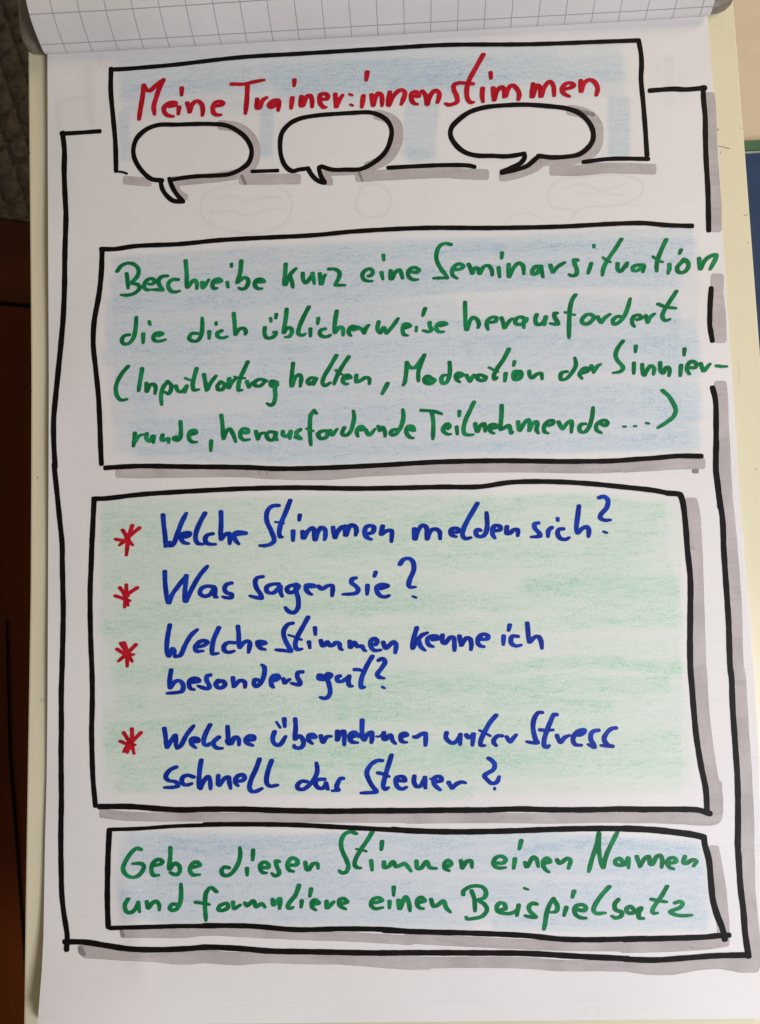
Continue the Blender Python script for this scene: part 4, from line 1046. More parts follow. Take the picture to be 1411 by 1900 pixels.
223.0,878.1 258.4,879.0 315.1,878.1 460.0,877.5 496.7,880.4 610.1,881.8 666.8,876.7 723.5,873.9 820.0,869.9 961.7,868.2 1103.5,869.9 1160.0,867.1
G 20 marker_shadow green_text
1160.0,866.4 1215.3,863.1 1259.5,860.5 1299.3,860.2
D 8 marker_shadow green_text
1288.3,874.2 1292.7,874.2
G 23 marker_shadow blue_text
1282.7,935.0 1287.2,952.7 1290.5,996.9 1292.7,1041.1 1294.9,1107.5 1297.1,1173.8 1299.3,1240.2 1301.5,1266.3 1303.7,1310.6 1309.3,1365.9 1317.0,1421.1 1324.8,1465.4 1328.5,1498.5
G 24 marker_shadow blue_text
1328.1,1461.0 1329.2,1505.2 1323.6,1517.3 1270.6,1517.3 1215.3,1515.1 1160.0,1515.1
G 18 marker_shadow blue_text
1200.0,1517.4 1103.0,1517.4 1025.1,1519.0 947.1,1518.0 853.6,1518.0 760.0,1519.0
G 16 marker_shadow blue_text
192.8,1509.5 226.8,1513.7 283.5,1516.0 340.2,1516.0 380.0,1516.1 521.7,1517.5 663.5,1518.1 760.0,1518.4
G 22 marker_shadow last
1323.8,1580.0 1328.5,1605.3 1335.8,1647.4 1340.0,1689.5 1342.8,1727.4 1343.2,1742.2
G 20 marker_shadow last
1343.2,1746.4 1317.9,1750.6 1244.2,1755.8 1160.0,1757.9
G 18 marker_shadow last
1200.0,1757.5 1134.2,1756.0 1040.7,1755.0 915.9,1749.7 822.4,1745.1 760.0,1741.3
G 16 marker_shadow last
232.5,1732.0 283.5,1732.0 340.2,1732.0 380.0,1727.9 493.4,1732.7 578.4,1736.4 663.5,1739.2 760.0,1745.1
D 7 marker_shadow last
225.4,1726.3 228.2,1736.2
b 40.4 .30
221.8,149.6 634.9,133.8 968.8,123.3 1157.8,123.3
b 52.7 .30
223.6,183.0 634.9,167.2 1157.8,156.7
b 26.4 .25
230.6,209.4 511.8,205.0 511.8,205.9
b 40.4 .30
422.4,478.7 680.9,468.2 826.4,463.3 1068.7,452.0 1288.5,443.9
b 52.5 .30
208.3,498.9 422.4,492.4 680.9,484.3 1068.7,474.6 1288.5,468.2
b 52.5 .30
204.2,539.3 584.0,531.2 907.1,515.0 1266.7,507.0
b 56.6 .26
197.8,583.7 584.0,571.6 907.1,583.7 1262.6,571.6
b 56.6 .30
196.2,628.1 584.0,621.7 907.1,621.7 1295.0,612.0
b 56.6 .30
197.8,676.6 584.0,666.9 987.9,656.4 1304.6,660.5
b 45.2 .22
200.2,721.1 567.8,713.0 907.1,713.0 1295.0,708.9
b 56.6 .30
204.2,757.4 584.0,753.4 907.1,745.3 1304.6,753.4
b 56.6 .30
216.4,809.9 584.0,814.0 987.9,805.9 1299.0,797.8
b 32.3 .30
341.6,842.2 632.4,842.2 987.9,830.1 1299.0,822.0
g 66.9 .30
183.4,961.1 661.8,956.9 912.7,956.9 1238.8,961.1
g 66.9 .30
183.4,1023.8 661.8,1019.6 1238.8,1015.4
g 66.9 .30
186.8,1090.7 661.8,1086.5 1255.5,1078.2
g 66.9 .30
183.4,1157.6 661.8,1149.2 1255.5,1140.9
g 58.5 .28
201.8,1220.3 661.8,1212.0 1263.9,1212.0
g 66.9 .30
206.0,1274.7 661.8,1274.7 1272.3,1270.5
g 66.9 .30
193.5,1341.6 661.8,1333.2 1280.6,1333.2
g 66.9 .32
193.5,1400.1 661.8,1396.0 1284.8,1391.8
g 50.2 .22
210.2,1450.3 578.1,1446.1 879.2,1446.1 1284.8,1437.8
b 61.1 .32
221.9,1582.8 703.5,1577.6 965.2,1579.3 1305.4,1589.8
b 61.1 .32
216.6,1637.8 703.5,1637.8 1314.2,1637.8
b 52.3 .32
219.3,1681.4 703.5,1685.8 1052.4,1690.1 1318.5,1690.1
b 79.1 .38
217.4,147.9 353.6,137.3 634.9,130.3 968.8,118.0 1162.1,118.0
b 65.9 .32
503.0,161.1 652.4,147.9 863.4,140.9
b 52.7 .2
687.6,134.7 837.0,130.3 1039.1,112.7
b 22.8 .5
228.9,205.0 234.1,301.7
b 28.1 .55
496.0,200.6 492.5,290.2
b 65.9 .5
784.3,183.0 775.5,292.9
b 29.9 .5
753.5,288.5 810.6,286.7
b 43.9 .55
1149.0,183.0 1149.0,290.2
b 33.9 .32
584.0,473.0 826.4,456.9 1068.7,443.9 1288.5,442.3
b 48.5 .35
216.4,500.5 422.4,489.2 680.9,484.3 1068.7,470.6 1288.5,466.6
b 36.4 .32
204.2,531.2 503.2,523.1 826.4,507.0 1278.8,494.8
b 33.9 .5
196.2,567.5 567.8,549.0 907.1,523.1 1262.6,519.1
b 44.4 .3
196.2,599.9 503.2,591.8 850.6,575.6
b 33.9 .32
1020.3,563.5 1266.7,583.7
b 40.4 .35
196.2,636.2 543.6,621.7 850.6,612.0 1295.0,612.0
b 32.3 .4
188.1,664.5 584.0,652.4 987.9,640.3 1295.0,640.3
b 40.4 .35
212.3,696.8 559.7,684.7 987.9,672.6 1303.0,680.7
b 40.4 .35
220.4,725.1 277.0,733.2 281.0,765.5
b 24.2 .25
422.4,721.1 907.1,710.6 1189.9,717.0
b 36.4 .3
503.2,745.3 826.4,733.2 1303.0,729.1
b 36.4 .52
238.2,796.2 422.4,785.7 584.0,777.6 1068.7,757.4 1303.0,765.5
b 40.4 .45
248.7,826.1 422.4,823.7 616.3,823.7
b 36.4 .3
584.0,814.0 987.9,805.9 1299.0,797.8
b 24.2 .42
244.6,844.7 422.4,850.3 632.4,846.3 826.4,830.1 987.9,831.7 1299.0,826.1
g 38.5 .22
189.3,944.4 578.1,936.0 912.7,927.6
g 25.1 .45
695.2,977.8 795.6,965.3 912.7,941.8 1079.9,927.6 1197.0,941.8 1247.2,948.5
g 41.8 .3
185.1,973.6 578.1,977.8 1163.5,969.4 1222.1,973.6
g 37.6 .35
185.1,1007.1 578.1,1015.4 912.7,1015.4 1213.7,1011.3
g 33.5 .28
185.1,1048.9 494.5,1048.9 745.4,1040.5 1205.4,1036.4
g 36.8 .62
962.8,1089.0 1121.7,1084.0 1268.1,1089.0
g 33.5 .3
193.5,1078.2 494.5,1082.3 829.0,1086.5
g 38.5 .35
210.2,1132.5 578.1,1115.8 912.7,1114.1 1263.9,1120.0
g 33.5 .42
176.7,1170.2 410.9,1149.2 695.2,1124.2 845.8,1114.1
g 30.1 .3
210.2,1199.4 494.5,1182.7 745.4,1170.2 1272.3,1149.2
g 33.5 .3
210.2,1232.9 494.5,1224.5 728.7,1203.6
g 33.5 .42
210.2,1258.0 494.5,1249.6 695.2,1258.0 912.7,1266.3
g 21.7 .62
912.7,1245.4 1079.9,1228.7 1272.3,1237.1
g 33.5 .5
578.1,1291.4 912.7,1274.7 1247.2,1266.3
g 30.1 .45
895.9,1304.0 1142.6,1308.1
g 30.1 .3
210.2,1308.1 494.5,1299.8 879.2,1324.9
g 33.5 .45
185.1,1358.3 410.9,1341.6 695.2,1324.9 996.3,1345.8 1146.8,1350.0
g 36.8 .38
193.5,1391.8 494.5,1387.6 912.7,1391.8 1263.9,1383.4
g 38.5 .5
494.5,1408.5 829.0,1400.1 1038.1,1396.0
g 38.5 .35
210.2,1425.2 578.1,1433.6 912.7,1425.2 1280.6,1425.2
g 25.1 .3
210.2,1462.9 410.9,1458.7 628.3,1467.0
g 28.4 .45
678.5,1467.0 879.2,1471.2
b 34.9 .5
232.3,1563.6 441.7,1561.9 703.5,1559.3 965.2,1561.9 1301.1,1574.1
b 24.4 .5
284.7,1574.1 441.7,1568.0 651.1,1553.2
b 15.7 .6
895.4,1602.9 1008.8,1574.1 1122.2,1559.3 1288.0,1574.1
b 38.4 .45
219.3,1602.9 616.2,1598.5 965.2,1600.3 1305.4,1607.2
b 31.4 .45
284.7,1624.7 529.0,1629.1 668.6,1620.3
b 38.4 .4
214.9,1650.9 616.2,1655.2 965.2,1650.9 1314.2,1650.9
b 34.9 .38
223.6,1681.4 616.2,1685.8 825.6,1685.8
b 34.9 .4
930.3,1685.8 1139.7,1681.4 1314.2,1685.8
b 20.9 .42
289.1,1707.6 616.2,1711.9 877.9,1716.3
b 26.2 .5
912.8,1710.2 1139.7,1718.9 1314.2,1716.3
h 4.4 .7
406.4,424.7 375.6,402.7 375.6,367.6 415.2,345.6 476.7,341.2 529.4,354.4 542.6,380.8 529.4,411.5 476.7,433.5 406.4,424.7
h 4.4 .6
406.4,367.6 432.7,363.2 459.1,374.6 485.5,367.6 520.6,365.8
h 4.4 .6
393.2,393.9 432.7,392.2 459.1,401.0 489.9,389.6 529.4,386.9
h 4.4 .7
661.2,372.0 674.4,345.6 705.2,343.0 724.5,363.2 718.3,393.9 687.6,402.7 663.0,389.6 661.2,372.0
h 4.4 .7
1056.7,411.5 1065.5,389.6 1025.9,385.2 1017.1,358.8 1034.7,336.8 1083.1,328.0 1162.1,325.4 1192.9,341.2 1188.5,363.2 1144.6,380.8 1078.7,386.9 1056.7,411.5
h 4.4 .6
1043.5,350.0 1083.1,341.2 1118.2,354.4 1162.1,339.5
h 4.4 .6
1074.3,358.8 1109.4,358.8 1162.1,363.2
h 4.4 .5
929.3,424.7 946.8,402.7 986.4,395.7 1012.7,411.5
h 15.8 .5
164.7,130.3 169.1,227.0
h 10.5 .4
107.6,191.8 142.7,183.0 164.7,181.3
h 8.8 .4
107.6,191.8 109.3,244.5
h 4.4 .5
186.7,103.9 199.9,112.7 193.7,130.3 184.9,123.3 186.7,103.9
h 4.4 .45
296.5,139.1 309.7,117.1 336.1,112.7 353.6,125.9
h 17.6 .35
1241.2,112.7 1243.0,191.8
h 19.3 .25
1267.6,147.9 1269.4,183.0
h 4.4 .5
1223.7,112.7 1241.2,108.3 1250.0,121.5 1232.5,134.7 1219.3,125.9 1223.7,112.7
h 4.2 .35
912.7,982.0 937.7,940.2 996.3,931.8 1038.1,965.3 1029.7,1015.4 979.6,1040.5 929.4,1023.8 912.7,982.0
h 4.2 .3
895.9,1124.2 962.8,1090.7 1013.0,1107.4
h 4.0 .4
866.7,490.8 907.1,454.4 955.6,466.6 939.5,507.0
h 4.0 .35
616.3,830.1 664.8,797.8 705.2,830.1
g 7.4 .40
1019.1,1178.9 1098.4,1159.1 1169.3,1152.0 1262.9,1144.9
g 8.5 .42
931.2,1255.5 985.0,1238.4 1098.4,1231.4 1211.8,1235.6 1260.0,1244.1
g 6.2 .40
965.2,1089.6 1041.7,1082.5 1126.8,1085.4 1260.0,1096.7
g 10.2 .40
1007.7,1065.5 1126.8,1059.8 1211.8,1057.0
g 8.5 .35
985.0,1295.1 1070.1,1295.1 1141.0,1312.1
g 21.7 .35
578.1,1032.2 795.6,990.4 979.6,940.2
g 18.4 .3
185.1,1166.0 410.9,1140.9 594.9,1099.1
g 20.1 .32
197.6,1370.9 327.3,1333.2 511.2,1316.5
b 21.0 .30
252.7,644.3 422.4,624.1 680.9,603.9
b 19.4 .28
285.0,531.2 584.0,523.1 907.1,498.9
b 17.8 .3
745.6,458.5 987.9,454.4 1288.5,478.7
b 72.7 .22
1222.2,531.2 1230.3,797.8
b 48.5 .3
1254.6,749.3 1258.6,830.1
b 48.5 .25
268.9,725.1 272.9,781.7
b 19.3 .35
547.0,174.2 652.4,161.1 757.9,154.9"""
words = []; frames = []; greys = []; fields = []
cur = None
for l in DATA.split('\n'):
    h = l[0]
    if h == 'W': a = l.split(' '); cur = ('W', a[1], a[2], []); words.append(cur); continue
    if h in 'FGD': a = l.split(); cur = (h, float(a[1]), a[2] + '/' + a[3] if len(a) > 3 else a[2], []); (frames if h == 'F' else greys).append(cur); continue
    if h in 'bgh' and l[1] == ' ': a = l.split(); cur = (h, float(a[1]), float(a[2]), []); fields.append(cur); continue
    tk = l.split(); nar = tk[0] == 'n'
    if nar: tk = tk[1:]
    cur[3].append((nar, [tuple(map(float, t.split(','))) for t in tk]))

# ================================================================== easel board
easel = root('flip_chart_easel', 'cream lacquered flip chart board with grey clamp bar holding the written pad', 'flip chart', (0, 0, -0.5))
BL = [(-120, 50.5), (0, 51), (100, 51.5), (260, 53), (400, 54.5), (560, 56), (700, 57), (900, 56.5), (1100, 55.5), (1440, 50), (1700, 46), (1900, 43.5), (2050, 42)]
BRt = [(-120, 1353.5), (0, 1362), (100, 1370), (265, 1383), (440, 1396), (640, 1411), (900, 1431), (1200, 1453), (1600, 1483), (2050, 1518)]
def edge(tab, y):
    return np.interp(y, [a for a, b in tab], [b for a, b in tab])
ys = np.linspace(-120, 2050, 60)
vv = []; ff = []
for y in ys:
    a = at(edge(BL, y), y); b = at(edge(BRt, y), y)
    z = lambda p, dx, d: (p[0] + dx, -d, p[2])
    vv += [z(a, .0, -.014), z(a, 0, -.0022), z(a, .0007, -.0006), z(a, .0022, 0),
           z(b, -.0022, 0), z(b, -.0007, -.0006), z(b, 0, -.0022), z(b, 0, -.014)]
for i in range(len(ys) - 1):
    for j in range(7):
        ff.append((i * 8 + j, i * 8 + j + 1, i * 8 + 8 + j + 1, i * 8 + 8 + j))
    ff.append((i * 8 + 7, i * 8, i * 8 + 8, i * 8 + 15))
ff += [tuple(range(8)), tuple(range((len(ys) - 1) * 8, len(ys) * 8))[::-1]]
board = mesh_obj('board', vv, ff, CREAM); keep(board, easel)
# pen marks on the board rim
def mark(pts, wd, mat):
    k = Ink(); k.sweep(pts, nib(wd / 2, wd / 2, 0, 6), 0, 3)
    xy = np.array(k.xy); v = at(xy[:, 0], xy[:, 1], 0.00012 + np.array(k.off))
    o = mesh_obj('pen_mark', v, k.f, mat); o.parent = board
for p, wd, m in [([(1332.5, 271), (1343, 273), (1354, 276)], 1.1, PENM), ([(1332.5, 239), (1333, 242)], 1.6, PENM),
                 ([(1339, 281), (1336.5, 286)], .9, PENG), ([(1380, 400.5), (1389, 397.5)], 1.2, PENG), ([(1375, 237), (1377, 239)], .8, PENM),
                 ([(84, 1295), (77, 1297), (75.5, 1301), (81, 1301), (84, 1298)], .8, PENG),
                 ([(54.5, 262), (54.2, 265)], 1.0, PENM), ([(55.5, 283), (55.2, 286)], 1.0, PENM), ([(58.5, 655), (57.8, 658)], 1.3, PENM),
                 ([(58.5, 725.4), (58.6, 726.6)], 2.2, PENM), ([(70.2, 885), (70.4, 887)], 1.4, PENM), ([(1402, 870), (1405, 870.5)], 1.0, PENM),
                 ([(1386, 450), (1388, 451)], .9, PENM), ([(1369, 670), (1372, 690), (1371, 710)], .6, PALE)]:
    mark(p, wd, m)
# clamp bar with rounded lower corners
pl = [(36, -110), (39, 0), (41, 40), (43.5, 66), (47, 83), (53, 95), (62, 100.8), (75, 101.4), (88, 101), (400, 83), (700, 65), (1000, 47.5),
      (1250, 33.5), (1313, 28), (1332, 24.5), (1346, 18.5), (1357, 8), (1363, -6), (1368, -110)]
vf = [at(x, y, .0008) for x, y in pl]; cx = np.mean([v[0] for v in vf])
n = len(vf); vb = []; fb = []
def ins(v, k): return (v[0] + (k if v[0] < 0 else -k), v[1], v[2] + k)
vb = [(ins(v, .0045)[0], -.0115, ins(v, .0045)[2]) for v in vf] + [(ins(v, .001)[0], -.009, ins(v, .001)[2]) for v in vf] + [(v[0], -.0006, v[2]) for v in vf]
for i in range(n - 1):
    fb += [(i, i + n, i + n + 1, i + 1), (i + n, i + 2 * n, i + 2 * n + 1, i + n + 1)]
fb.append(tuple(range(n)))
bar = mesh_obj('clamp_bar', vb, fb, BARM); keep(bar, easel)

# ================================================================== pad
p0 = at(88, 100, .0088); p1 = at(1313, 30, .0088)
pad = root('flip_chart_pad', 'paper pad with hand drawn marker poster under a turned squared page', 'flip chart pad', (0, -.0105, float(p0[2])))
XL = [(20, 88.5), (100, 88.5), (300, 89), (500, 90), (700, 91), (900, 90.5), (1000, 89.8), (1100, 89.5), (1300, 88.5), (1440, 87), (1560, 84), (1650, 82.5), (1740, 81), (1800, 78), (1850, 74), (1900, 70), (1930, 67)]
XR = [(-40, 1309), (30, 1312.5), (100, 1317.5), (170, 1324), (240, 1328.5), (310, 1334), (380, 1337.5), (440, 1340), (560, 1347), (700, 1356), (800, 1363),
      (900, 1369.5), (1000, 1377), (1060, 1381), (1120, 1386.5), (1180, 1391), (1240, 1396), (1300, 1400), (1350, 1403), (1410, 1407.5), (1450, 1409.3), (1700, 1409.8), (1900, 1410)]
NS, NTT = 400, 560
s = np.linspace(0, 1, NS)[None, :]; t = np.linspace(0, 1, NTT)[:, None]
ytop = (100 - 70 * s) - 14; ybot = 1903 - 13.2 * s
Y = ytop + (ybot - ytop) * t; jit = np.interp(Y[:, -1], np.linspace(0, 1900, 150), rng.normal(0, .55, 150))
X = edge(XL, Y) + (edge(XR, Y) + jit[:, None] - edge(XL, Y)) * s
V = on_sheet(X, Y)
def dist_poly(P, px, py):
    P = np.array(P); best = np.full(px.shape, 1e9)
    for a, b in zip(P[:-1], P[1:]):
        d = b - a; L = max(d @ d, 1e-6); u = np.clip(((px - a[0]) * d[0] + (py - a[1]) * d[1]) / L, 0, 1)
        best = np.minimum(best, np.hypot(px - a[0] - u * d[0], py - a[1] - u * d[1]))
    return best
def flat_dist(P, px, py, wd):     # flat ended band: vertical distance and end caps
    P = np.array(spline(P, 30)); d = dist_poly(P, px, py)
    return d
def hash01(a, b): v = math.sin(a * 12.9898 + b * 78.233) * 43758.5453; return (v - math.floor(v)) ** 2
att = {'blue': np.zeros_like(X), 'green': np.zeros_like(X), 'ghost': np.zeros_like(X)}
nm = {'b': 'blue', 'g': 'green', 'h': 'ghost'}
wob = 3.0 * np.sin(X * .009 + Y * .02) + .8 * np.sin(X * .05 + 2) + rng.normal(0, .9, X.shape)
for kind, wd, d, strokes in fields:
    for _, P in strokes:
        x0 = min(p[0] for p in P) - wd; x1 = max(p[0] for p in P) + wd; y0 = min(p[1] for p in P) - wd; y1 = max(p[1] for p in P) + wd
        m = (X > x0) & (X < x1) & (Y > y0) & (Y < y1)
        if kind == 'h':
            q = dist_poly(spline(P, 12), X[m], Y[m]); f = np.clip(1.5 - q / (wd / 2), 0, 1) * d
        else:
            PP = spline(P, 30)
            horiz = abs(P[-1][0] - P[0][0]) > abs(P[-1][1] - P[0][1])
            px, py = X[m] + 0, Y[m] + wob[m]
            if horiz:
                xs = [p[0] for p in PP]; yc = np.interp(px, xs, [p[1] for p in PP]); q = np.abs(py - yc)
                lean = (py - yc) * .18 + 2 * np.sin(py * .6)
                e = np.minimum(px - xs[0] - lean, xs[-1] - px + lean)
                ft = 10 if d <= .33 and wd > 40 else 7
                er = np.minimum((px - xs[0] - lean) / (4 + hash01(x0, y0) * 30), (xs[-1] - px + lean) / (4 + hash01(y0, x0) * 40))
                if d <= .33 and wd > 40: er = e / 5
                f = np.clip((wd / 2 + ft / 2 - q) / ft, 0, 1) * np.clip(er + .3, 0, 1) * d
            else:
                ys_ = [p[1] for p in PP]; xc = np.interp(py, ys_, [p[0] for p in PP]); q = np.abs(px - xc)
                e = np.minimum(py - ys_[0], ys_[-1] - py)
                f = np.clip((wd / 2 + 2 - q) / 6, 0, 1) * np.clip(e / 8 + .5, 0, 1) * d
        A = att[nm[kind]]; A[m] = 1 - (1 - A[m]) * (1 - f)
# even first layer of crayon in each box
def wash(name, xl, xr, tops, bots, d):
    yt = np.interp(X, tops[0::2], tops[1::2]) + wob * .6; yb = np.interp(X, bots[0::2], bots[1::2]) + wob * .6
    xe = np.minimum(X - xl - (Y * .02) % 3, xr - X)
    f = np.clip((Y - yt) / 6, 0, 1) * np.clip((yb - Y) / 6, 0, 1) * np.clip(xe / 5, 0, 1) * d
    A = att[name]; A[:] = 1 - (1 - A * .80) * (1 - f)
wash('green', 184, 1268, [170, 935, 500, 918, 900, 915, 1100, 908, 1300, 930], [170, 1470, 600, 1480, 900, 1478, 1300, 1475], .24)
for bx in ((206, 1300, [200, 475, 500, 450, 900, 440, 1300, 436], [200, 845, 500, 858, 900, 838, 1300, 840], .17),
           (218, 1318, [200, 1556, 600, 1548, 1000, 1556, 1330, 1572], [200, 1712, 600, 1718, 1000, 1722, 1330, 1728], .17)):
    A0 = att['blue'].copy(); wash('blue', *bx)
    m0 = (Y < bx[2][1] - 45) | (Y > max(bx[3][1::2]) + 12); att['blue'][m0] = A0[m0]
# crayon stays inside the drawn boxes
def top_clip(A, xs, ysr, above):
    yc = np.interp(X, xs, ysr)
    return A * (np.clip((Y - yc) / 4, 0, 1) if above else np.clip((yc - Y) / 4, 0, 1))
idx = np.arange(NS * NTT).reshape(NTT, NS)
faces = np.stack([idx[:-1, :-1], idx[1:, :-1], idx[1:, 1:], idx[:-1, 1:]], -1).reshape(-1, 4).tolist()
sheet = mesh_obj('written_sheet', V.reshape(-1, 3), faces, PAPER, None, True, att); keep(sheet, pad)
# binding part of the written sheet going up under the bar is covered by the turned pages

# sheets underneath
for q, (dd, ex, lx) in enumerate([(.0009, 1.6, 1.6), (.0022, .6, 3.0), (.0036, 2.4, 2.2), (.0052, 1.2, 3.5)]):
    ns, nt = 60, 120
    s2 = np.linspace(0, 1, ns)[None, :]; t2 = np.linspace(0, 1, nt)[:, None]
    yt = (100 - 70 * s2) - 10; yb = 1903 - 13.2 * s2 - 1.5 * q
    Y2 = yt + (yb - yt) * t2
    j2 = np.interp(Y2[:, -1], np.linspace(0, 1900, 90), rng.normal(0, .9, 90)) + ex * sstep(200, 700, Y2[:, -1]) * sstep(1460, 1380, Y2[:, -1])
    XX = edge(XL, Y2) + lx + (edge(XR, Y2) + j2[:, None] - edge(XL, Y2) - lx) * s2
    d = np.full(XX.shape, .0070)
    for _ in range(7):
        p = at(XX, Y2, d)
        b0 = .0052 + .0036 * sstep(-.42, .15, p[..., 2])
        d = np.maximum(b0 + (hgt(p[..., 0], p[..., 2]) - b0) * (.55 - .12 * q) - dd * b0 / .0088, .0006 + .0002 * (3 - q))
    VV = at(XX, Y2, d)
    id2 = np.arange(ns * nt).reshape(nt, ns)
    f2 = np.stack([id2[:-1, :-1], id2[1:, :-1], id2[1:, 1:], id2[:-1, 1:]], -1).reshape(-1, 4).tolist()
    o = mesh_obj('paper_sheet', VV.reshape(-1, 3), f2, PAPER2, None, True); keep(o, pad)

# turned pages: swept profile (picture rows at the left edge, distance from the board)
prof_px = [(99.5, .0093), (100.9, .0100), (101.9, .0118), (101, .0140), (97.5, .0170), (90, .0208), (77, .0265), (54, .0360), (31, .0440), (0, .0520)]
prof = [tuple((float(-at(70, y, d)[1]), float(at(70, y, d)[2]))) for y, d in prof_px]
a, b = prof[-2], prof[-1]
z0 = b[1]
prof += [(.061, z0 + .022), (.066, z0 + .045), (.066, z0 + .075), (.058, z0 + .105), (.040, z0 + .128), (.015, z0 + .138), (-.01, z0 + .132), (-.028, z0 + .10), (-.034, z0 + .05), (-.036, z0 - .1)]
def turned(name, prof, xl, xr, mat, grow):
    PR = spline(prof, .004); arc = [0]
    for i in range(1, len(PR)): arc.append(arc[-1] + float(np.linalg.norm(PR[i] - PR[i - 1])))
    # put a grid line where the picture has one (row 82 at the left edge)
    ref = at(72, 82, .025)[2]; k0 = next(arc[i] for i in range(len(PR)) if PR[i][0] > .02 and PR[i][1] >= ref)
    nx = 90; vv = []; gu = []; gv = []
    for i, pr in enumerate(PR):
        for j in range(nx):
            u = j / (nx - 1); x = xl + (xr - xl) * u
            lift = .0009 * math.sin(u * 9 + pr[1] * 20) + .0011 * math.sin(u * 3.3 + 1)
            amt = min(1, max(0, (pr[0] - .014) / .03))
            vv.append((x, -(pr[0] + grow + lift * amt), pr[1] + grow * .3))
            gu.append((x - GX) / CELL); gv.append((arc[i] - k0) / CELL + 10)
    f = [(i * nx + j, i * nx + j + 1, (i + 1) * nx + j + 1, (i + 1) * nx + j) for i in range(len(PR) - 1) for j in range(nx - 1)]
    o = mesh_obj(name, vv, f, mat, None, True, {'gu': gu, 'gv': gv}); keep(o, pad); return o
GX = float(at(264, 84, .02)[0]) - 20 * CELL
XLs = float(at(88, 100, .009)[0]) + .0004; XRs = float(at(1313, 30, .009)[0]) - .0002
turned('turned_page', prof, XLs, XRs, GRID, 0)
prof_in = [(.0122, prof[0][1] + .006), (.0135, prof[0][1] + .0045), (.0165, prof[0][1] + .007)] + [(p[0] - .006, p[1] + .007) for p in prof[6:13]]
#turned('turned_page', prof_in, XLs - .0016, XRs + .0012, GRID, 0)

# ------------------------------------------------------------------ writing
NIBT = {'red': nib(4.75, 3.5, -.10), 'green': nib(4.65, 3.4, -.10), 'blue': nib(4.8, 3.45, -.05)}
for wi, (_, colr, word, strokes) in enumerate(words):
    k = Ink()
    for si, (nar, P) in enumerate(strokes):
        nb = NIBT[colr] * (.62 if nar else (.90 if P[0][1] < 1250 and colr == 'green' and P[0][1] > 400 else (.94 if colr == 'green' else .98)))
        if word == '*': nb = nb * .86
        k.sweep(P, nb, .00030 + (si % 14) * 2.2e-5, 3.2, tone=random.uniform(-.12, .22), taper=.25 if not nar else 0, jit=.035)
    nmz = 'asterisk' if word == '*' else 'handwritten_word'
    o = k.build(nmz, INK[colr], sheet)
    o['label'] = 'red marker asterisk' if word == '*' else '%s handwriting reading %s' % (colr, word)
labs = {'title': 'black outline around the red title', 'outer': 'black outer frame of the poster', 'green_text': 'black outline around the upper green text',
        'blue_text': 'black outline around the blue questions', 'last': 'black outline around the bottom green text'}
grp = {}
for i, (h, wd, key, strokes) in enumerate(frames):
    if 'bubble' in key: key = 'speech_bubble/%d' % (0 if strokes[0][1][0][0] < 480 else 1 if strokes[0][1][0][0] < 800 else 2)
    else: key = key + '/%d' % i
    grp.setdefault(key, []).append((wd, strokes))
i = 0
for key, items in grp.items():
    k = Ink()
    for wd, strokes in items:
        for nar, P in strokes:
            bw = 1.15 if P[0][1] > 1380 or P[-1][1] > 1700 else 1.07
            k.sweep(P, nib(wd / 2 * 1.0 * bw, wd / 2 * .95 * bw, -.1, 12, .7), .00026 + i * 3e-6, 5.0, tone=random.uniform(-.3, .1), jit=.035); i += 1
    a = key.split('/')
    o = k.build(a[0], INK['black'], sheet)
    o['label'] = labs.get(a[1], 'empty black speech bubble under the title')
i = 0
for h, wd, key, strokes in greys:
    for nar, P in strokes:
        k = Ink(); sq = .45
        if h != 'D':
            k.sweep(P, nib(wd / 2 + .35, wd / 2 + .35, 0, 16, sq), .00010 + i * 1e-6, 5, edge=.45, jit=.012)
            k.sweep(P, nib(wd / 2 - .35, wd / 2 - .35, 0, 16, sq), .00016 + i * 1e-6, 5, edge=0, jit=.012)
        else:
            k.sweep(P, nib(wd / 2, wd / 2, 0, 8, .7), .00023 + i * 1e-6, 3, jit=.12)
        k.build('marker_shading', GREYD if h == 'D' else GREY, sheet); i += 1

# ================================================================== background left: quilted dark furniture
DL = -.38
fz = at(0, 1900, DL)[2]
furn = root('upholstered_chair', 'dark red brown wooden chair with quilted olive grey back beside the easel', 'chair', (float(at(0, 1000, DL)[0]) - .1, .40, float(fz) - .2))
def panel(name, poly, d, thick, mat, parent, bev=.002):
    bm = bmesh.new(); vs_ = []
    for x, y in poly:
        p = at(x, y, d); vs_.append(bm.verts.new(p))
    f = bm.faces.new(vs_); r = bmesh.ops.extrude_face_region(bm, geom=[f])
    for v in [g for g in r['geom'] if isinstance(g, bmesh.types.BMVert)]: v.co.y += thick
    return bm_obj(name, bm, mat, parent, bev)
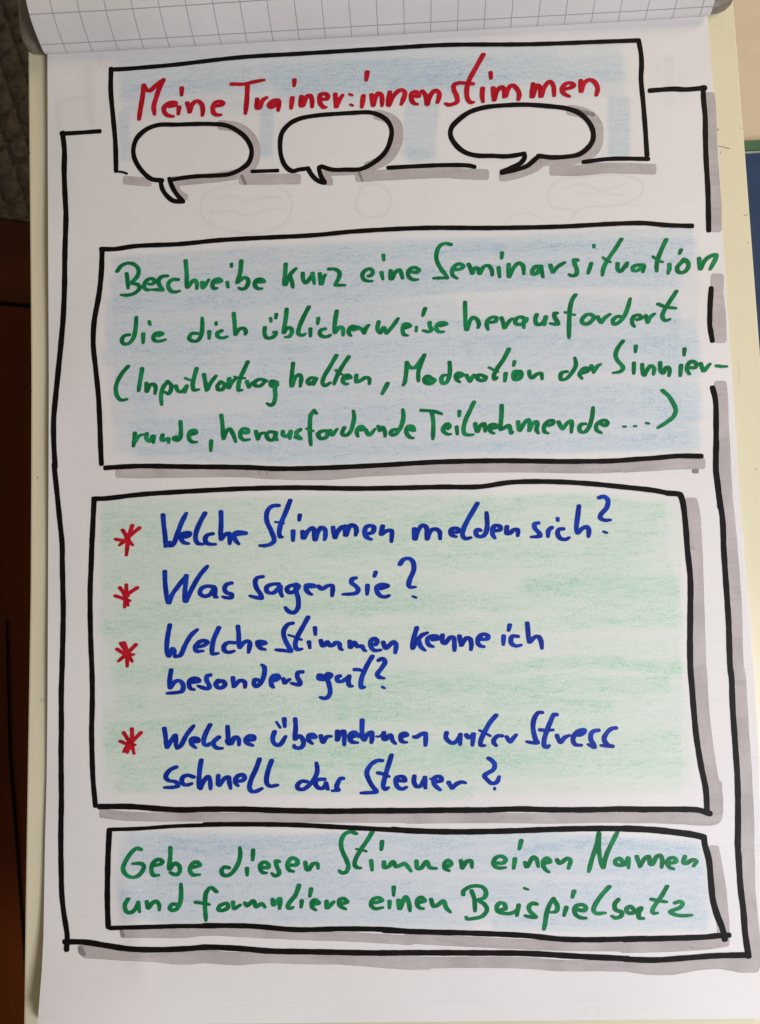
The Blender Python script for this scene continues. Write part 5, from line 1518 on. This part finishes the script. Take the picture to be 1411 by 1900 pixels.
# quilted back: displaced grid
nx, nz = 150, 260
gx = np.linspace(-260, 150, nx); gy = np.linspace(-160, 402, nz)
vv = []
for y in gy:
    for x in gx:
        yb = 402 + (x * .12) ; yy = -160 + (y + 160) * (yb + 160) / 562
        u = (x + .22 * yy) / 24.0; v = (yy - x * .35) / 38.0
        a_ = abs(math.sin(math.pi * (u + v) / 2)); b_ = abs(math.sin(math.pi * (u - v) / 2))
        puff = (a_ * b_) ** .5
        wr = noise.noise(Vector((x * .05, yy * .022, 0))) * .8 + noise.noise(Vector((x * .14, yy * .06, 3))) * .4
        vv.append(at(x, yy, DL + .013 * puff + .003 * wr))
ff = [(i * nx + j, (i + 1) * nx + j, (i + 1) * nx + j + 1, i * nx + j + 1) for i in range(nz - 1) for j in range(nx - 1)]
o = mesh_obj('quilted_back', vv, ff, CLOTH, None, True); keep(o, furn)
panel('piping', [(-260, 366), (150, 417), (150, 423), (-260, 372)], DL + .006, .02, CLOTH, furn, .001)
panel('wooden_rail', [(-260, 373), (150, 424), (150, 570), (-260, 538)], DL + .004, .04, WOODU, furn)
panel('wooden_panel', [(-260, 546), (150, 578), (150, 2050), (60, 2050), (47, 1760), (27, 1500), (19, 1400), (10, 1150), (6, 900), (4, 800), (-260, 800)][:3] + [(-260, 2050)], DL, .03, WOOD, furn)
panel('panel_gap', [(-260, 538), (150, 570), (150, 578), (-260, 546)], DL - .012, .01, SEAM, furn, 0)
panel('edge_strip', [(11, 1150), (13, 1150), (20, 1400), (28, 1500), (48, 1760), (61, 2050), (57, 2050), (44, 1765), (24, 1500), (16, 1400)], DL + .004, .003, SEAM, furn, 0)

# ================================================================== background right: wall and blue panel
YW = .50
bm = bmesh.new(); box(bm, -2.2, 2.6, YW, YW + .12, -1.5, 1.6)
wall = bm_obj('wall', bm, WALLM); wall['kind'] = 'structure'
def wx(x, y): p = at(x, y, -YW + .03); return float(p[0]), float(p[2])
x0, zt = wx(1383, 264.5); _, zg = wx(1383, 283); _, zl = wx(1383, 285.6); _, zb = wx(1383, 2200)
x0 -= .25
pin = root('blue_panel', 'navy blue panel with green top rail standing against the cream wall', 'partition', (x0 + .5, YW, zb))
bm = bmesh.new(); box(bm, x0, x0 + 1.2, YW - .03, YW - .001, zb, zl); bm_obj('blue_board', bm, NAVY, pin, .001)
bm = bmesh.new(); box(bm, x0, x0 + 1.2, YW - .036, YW - .001, zg, zt); bm_obj('top_rail', bm, GREENP, pin, .001)
bm = bmesh.new(); box(bm, x0, x0 + 1.2, YW - .033, YW - .001, zl, zg); bm_obj('rail_edge', bm, PALE, pin, 0)
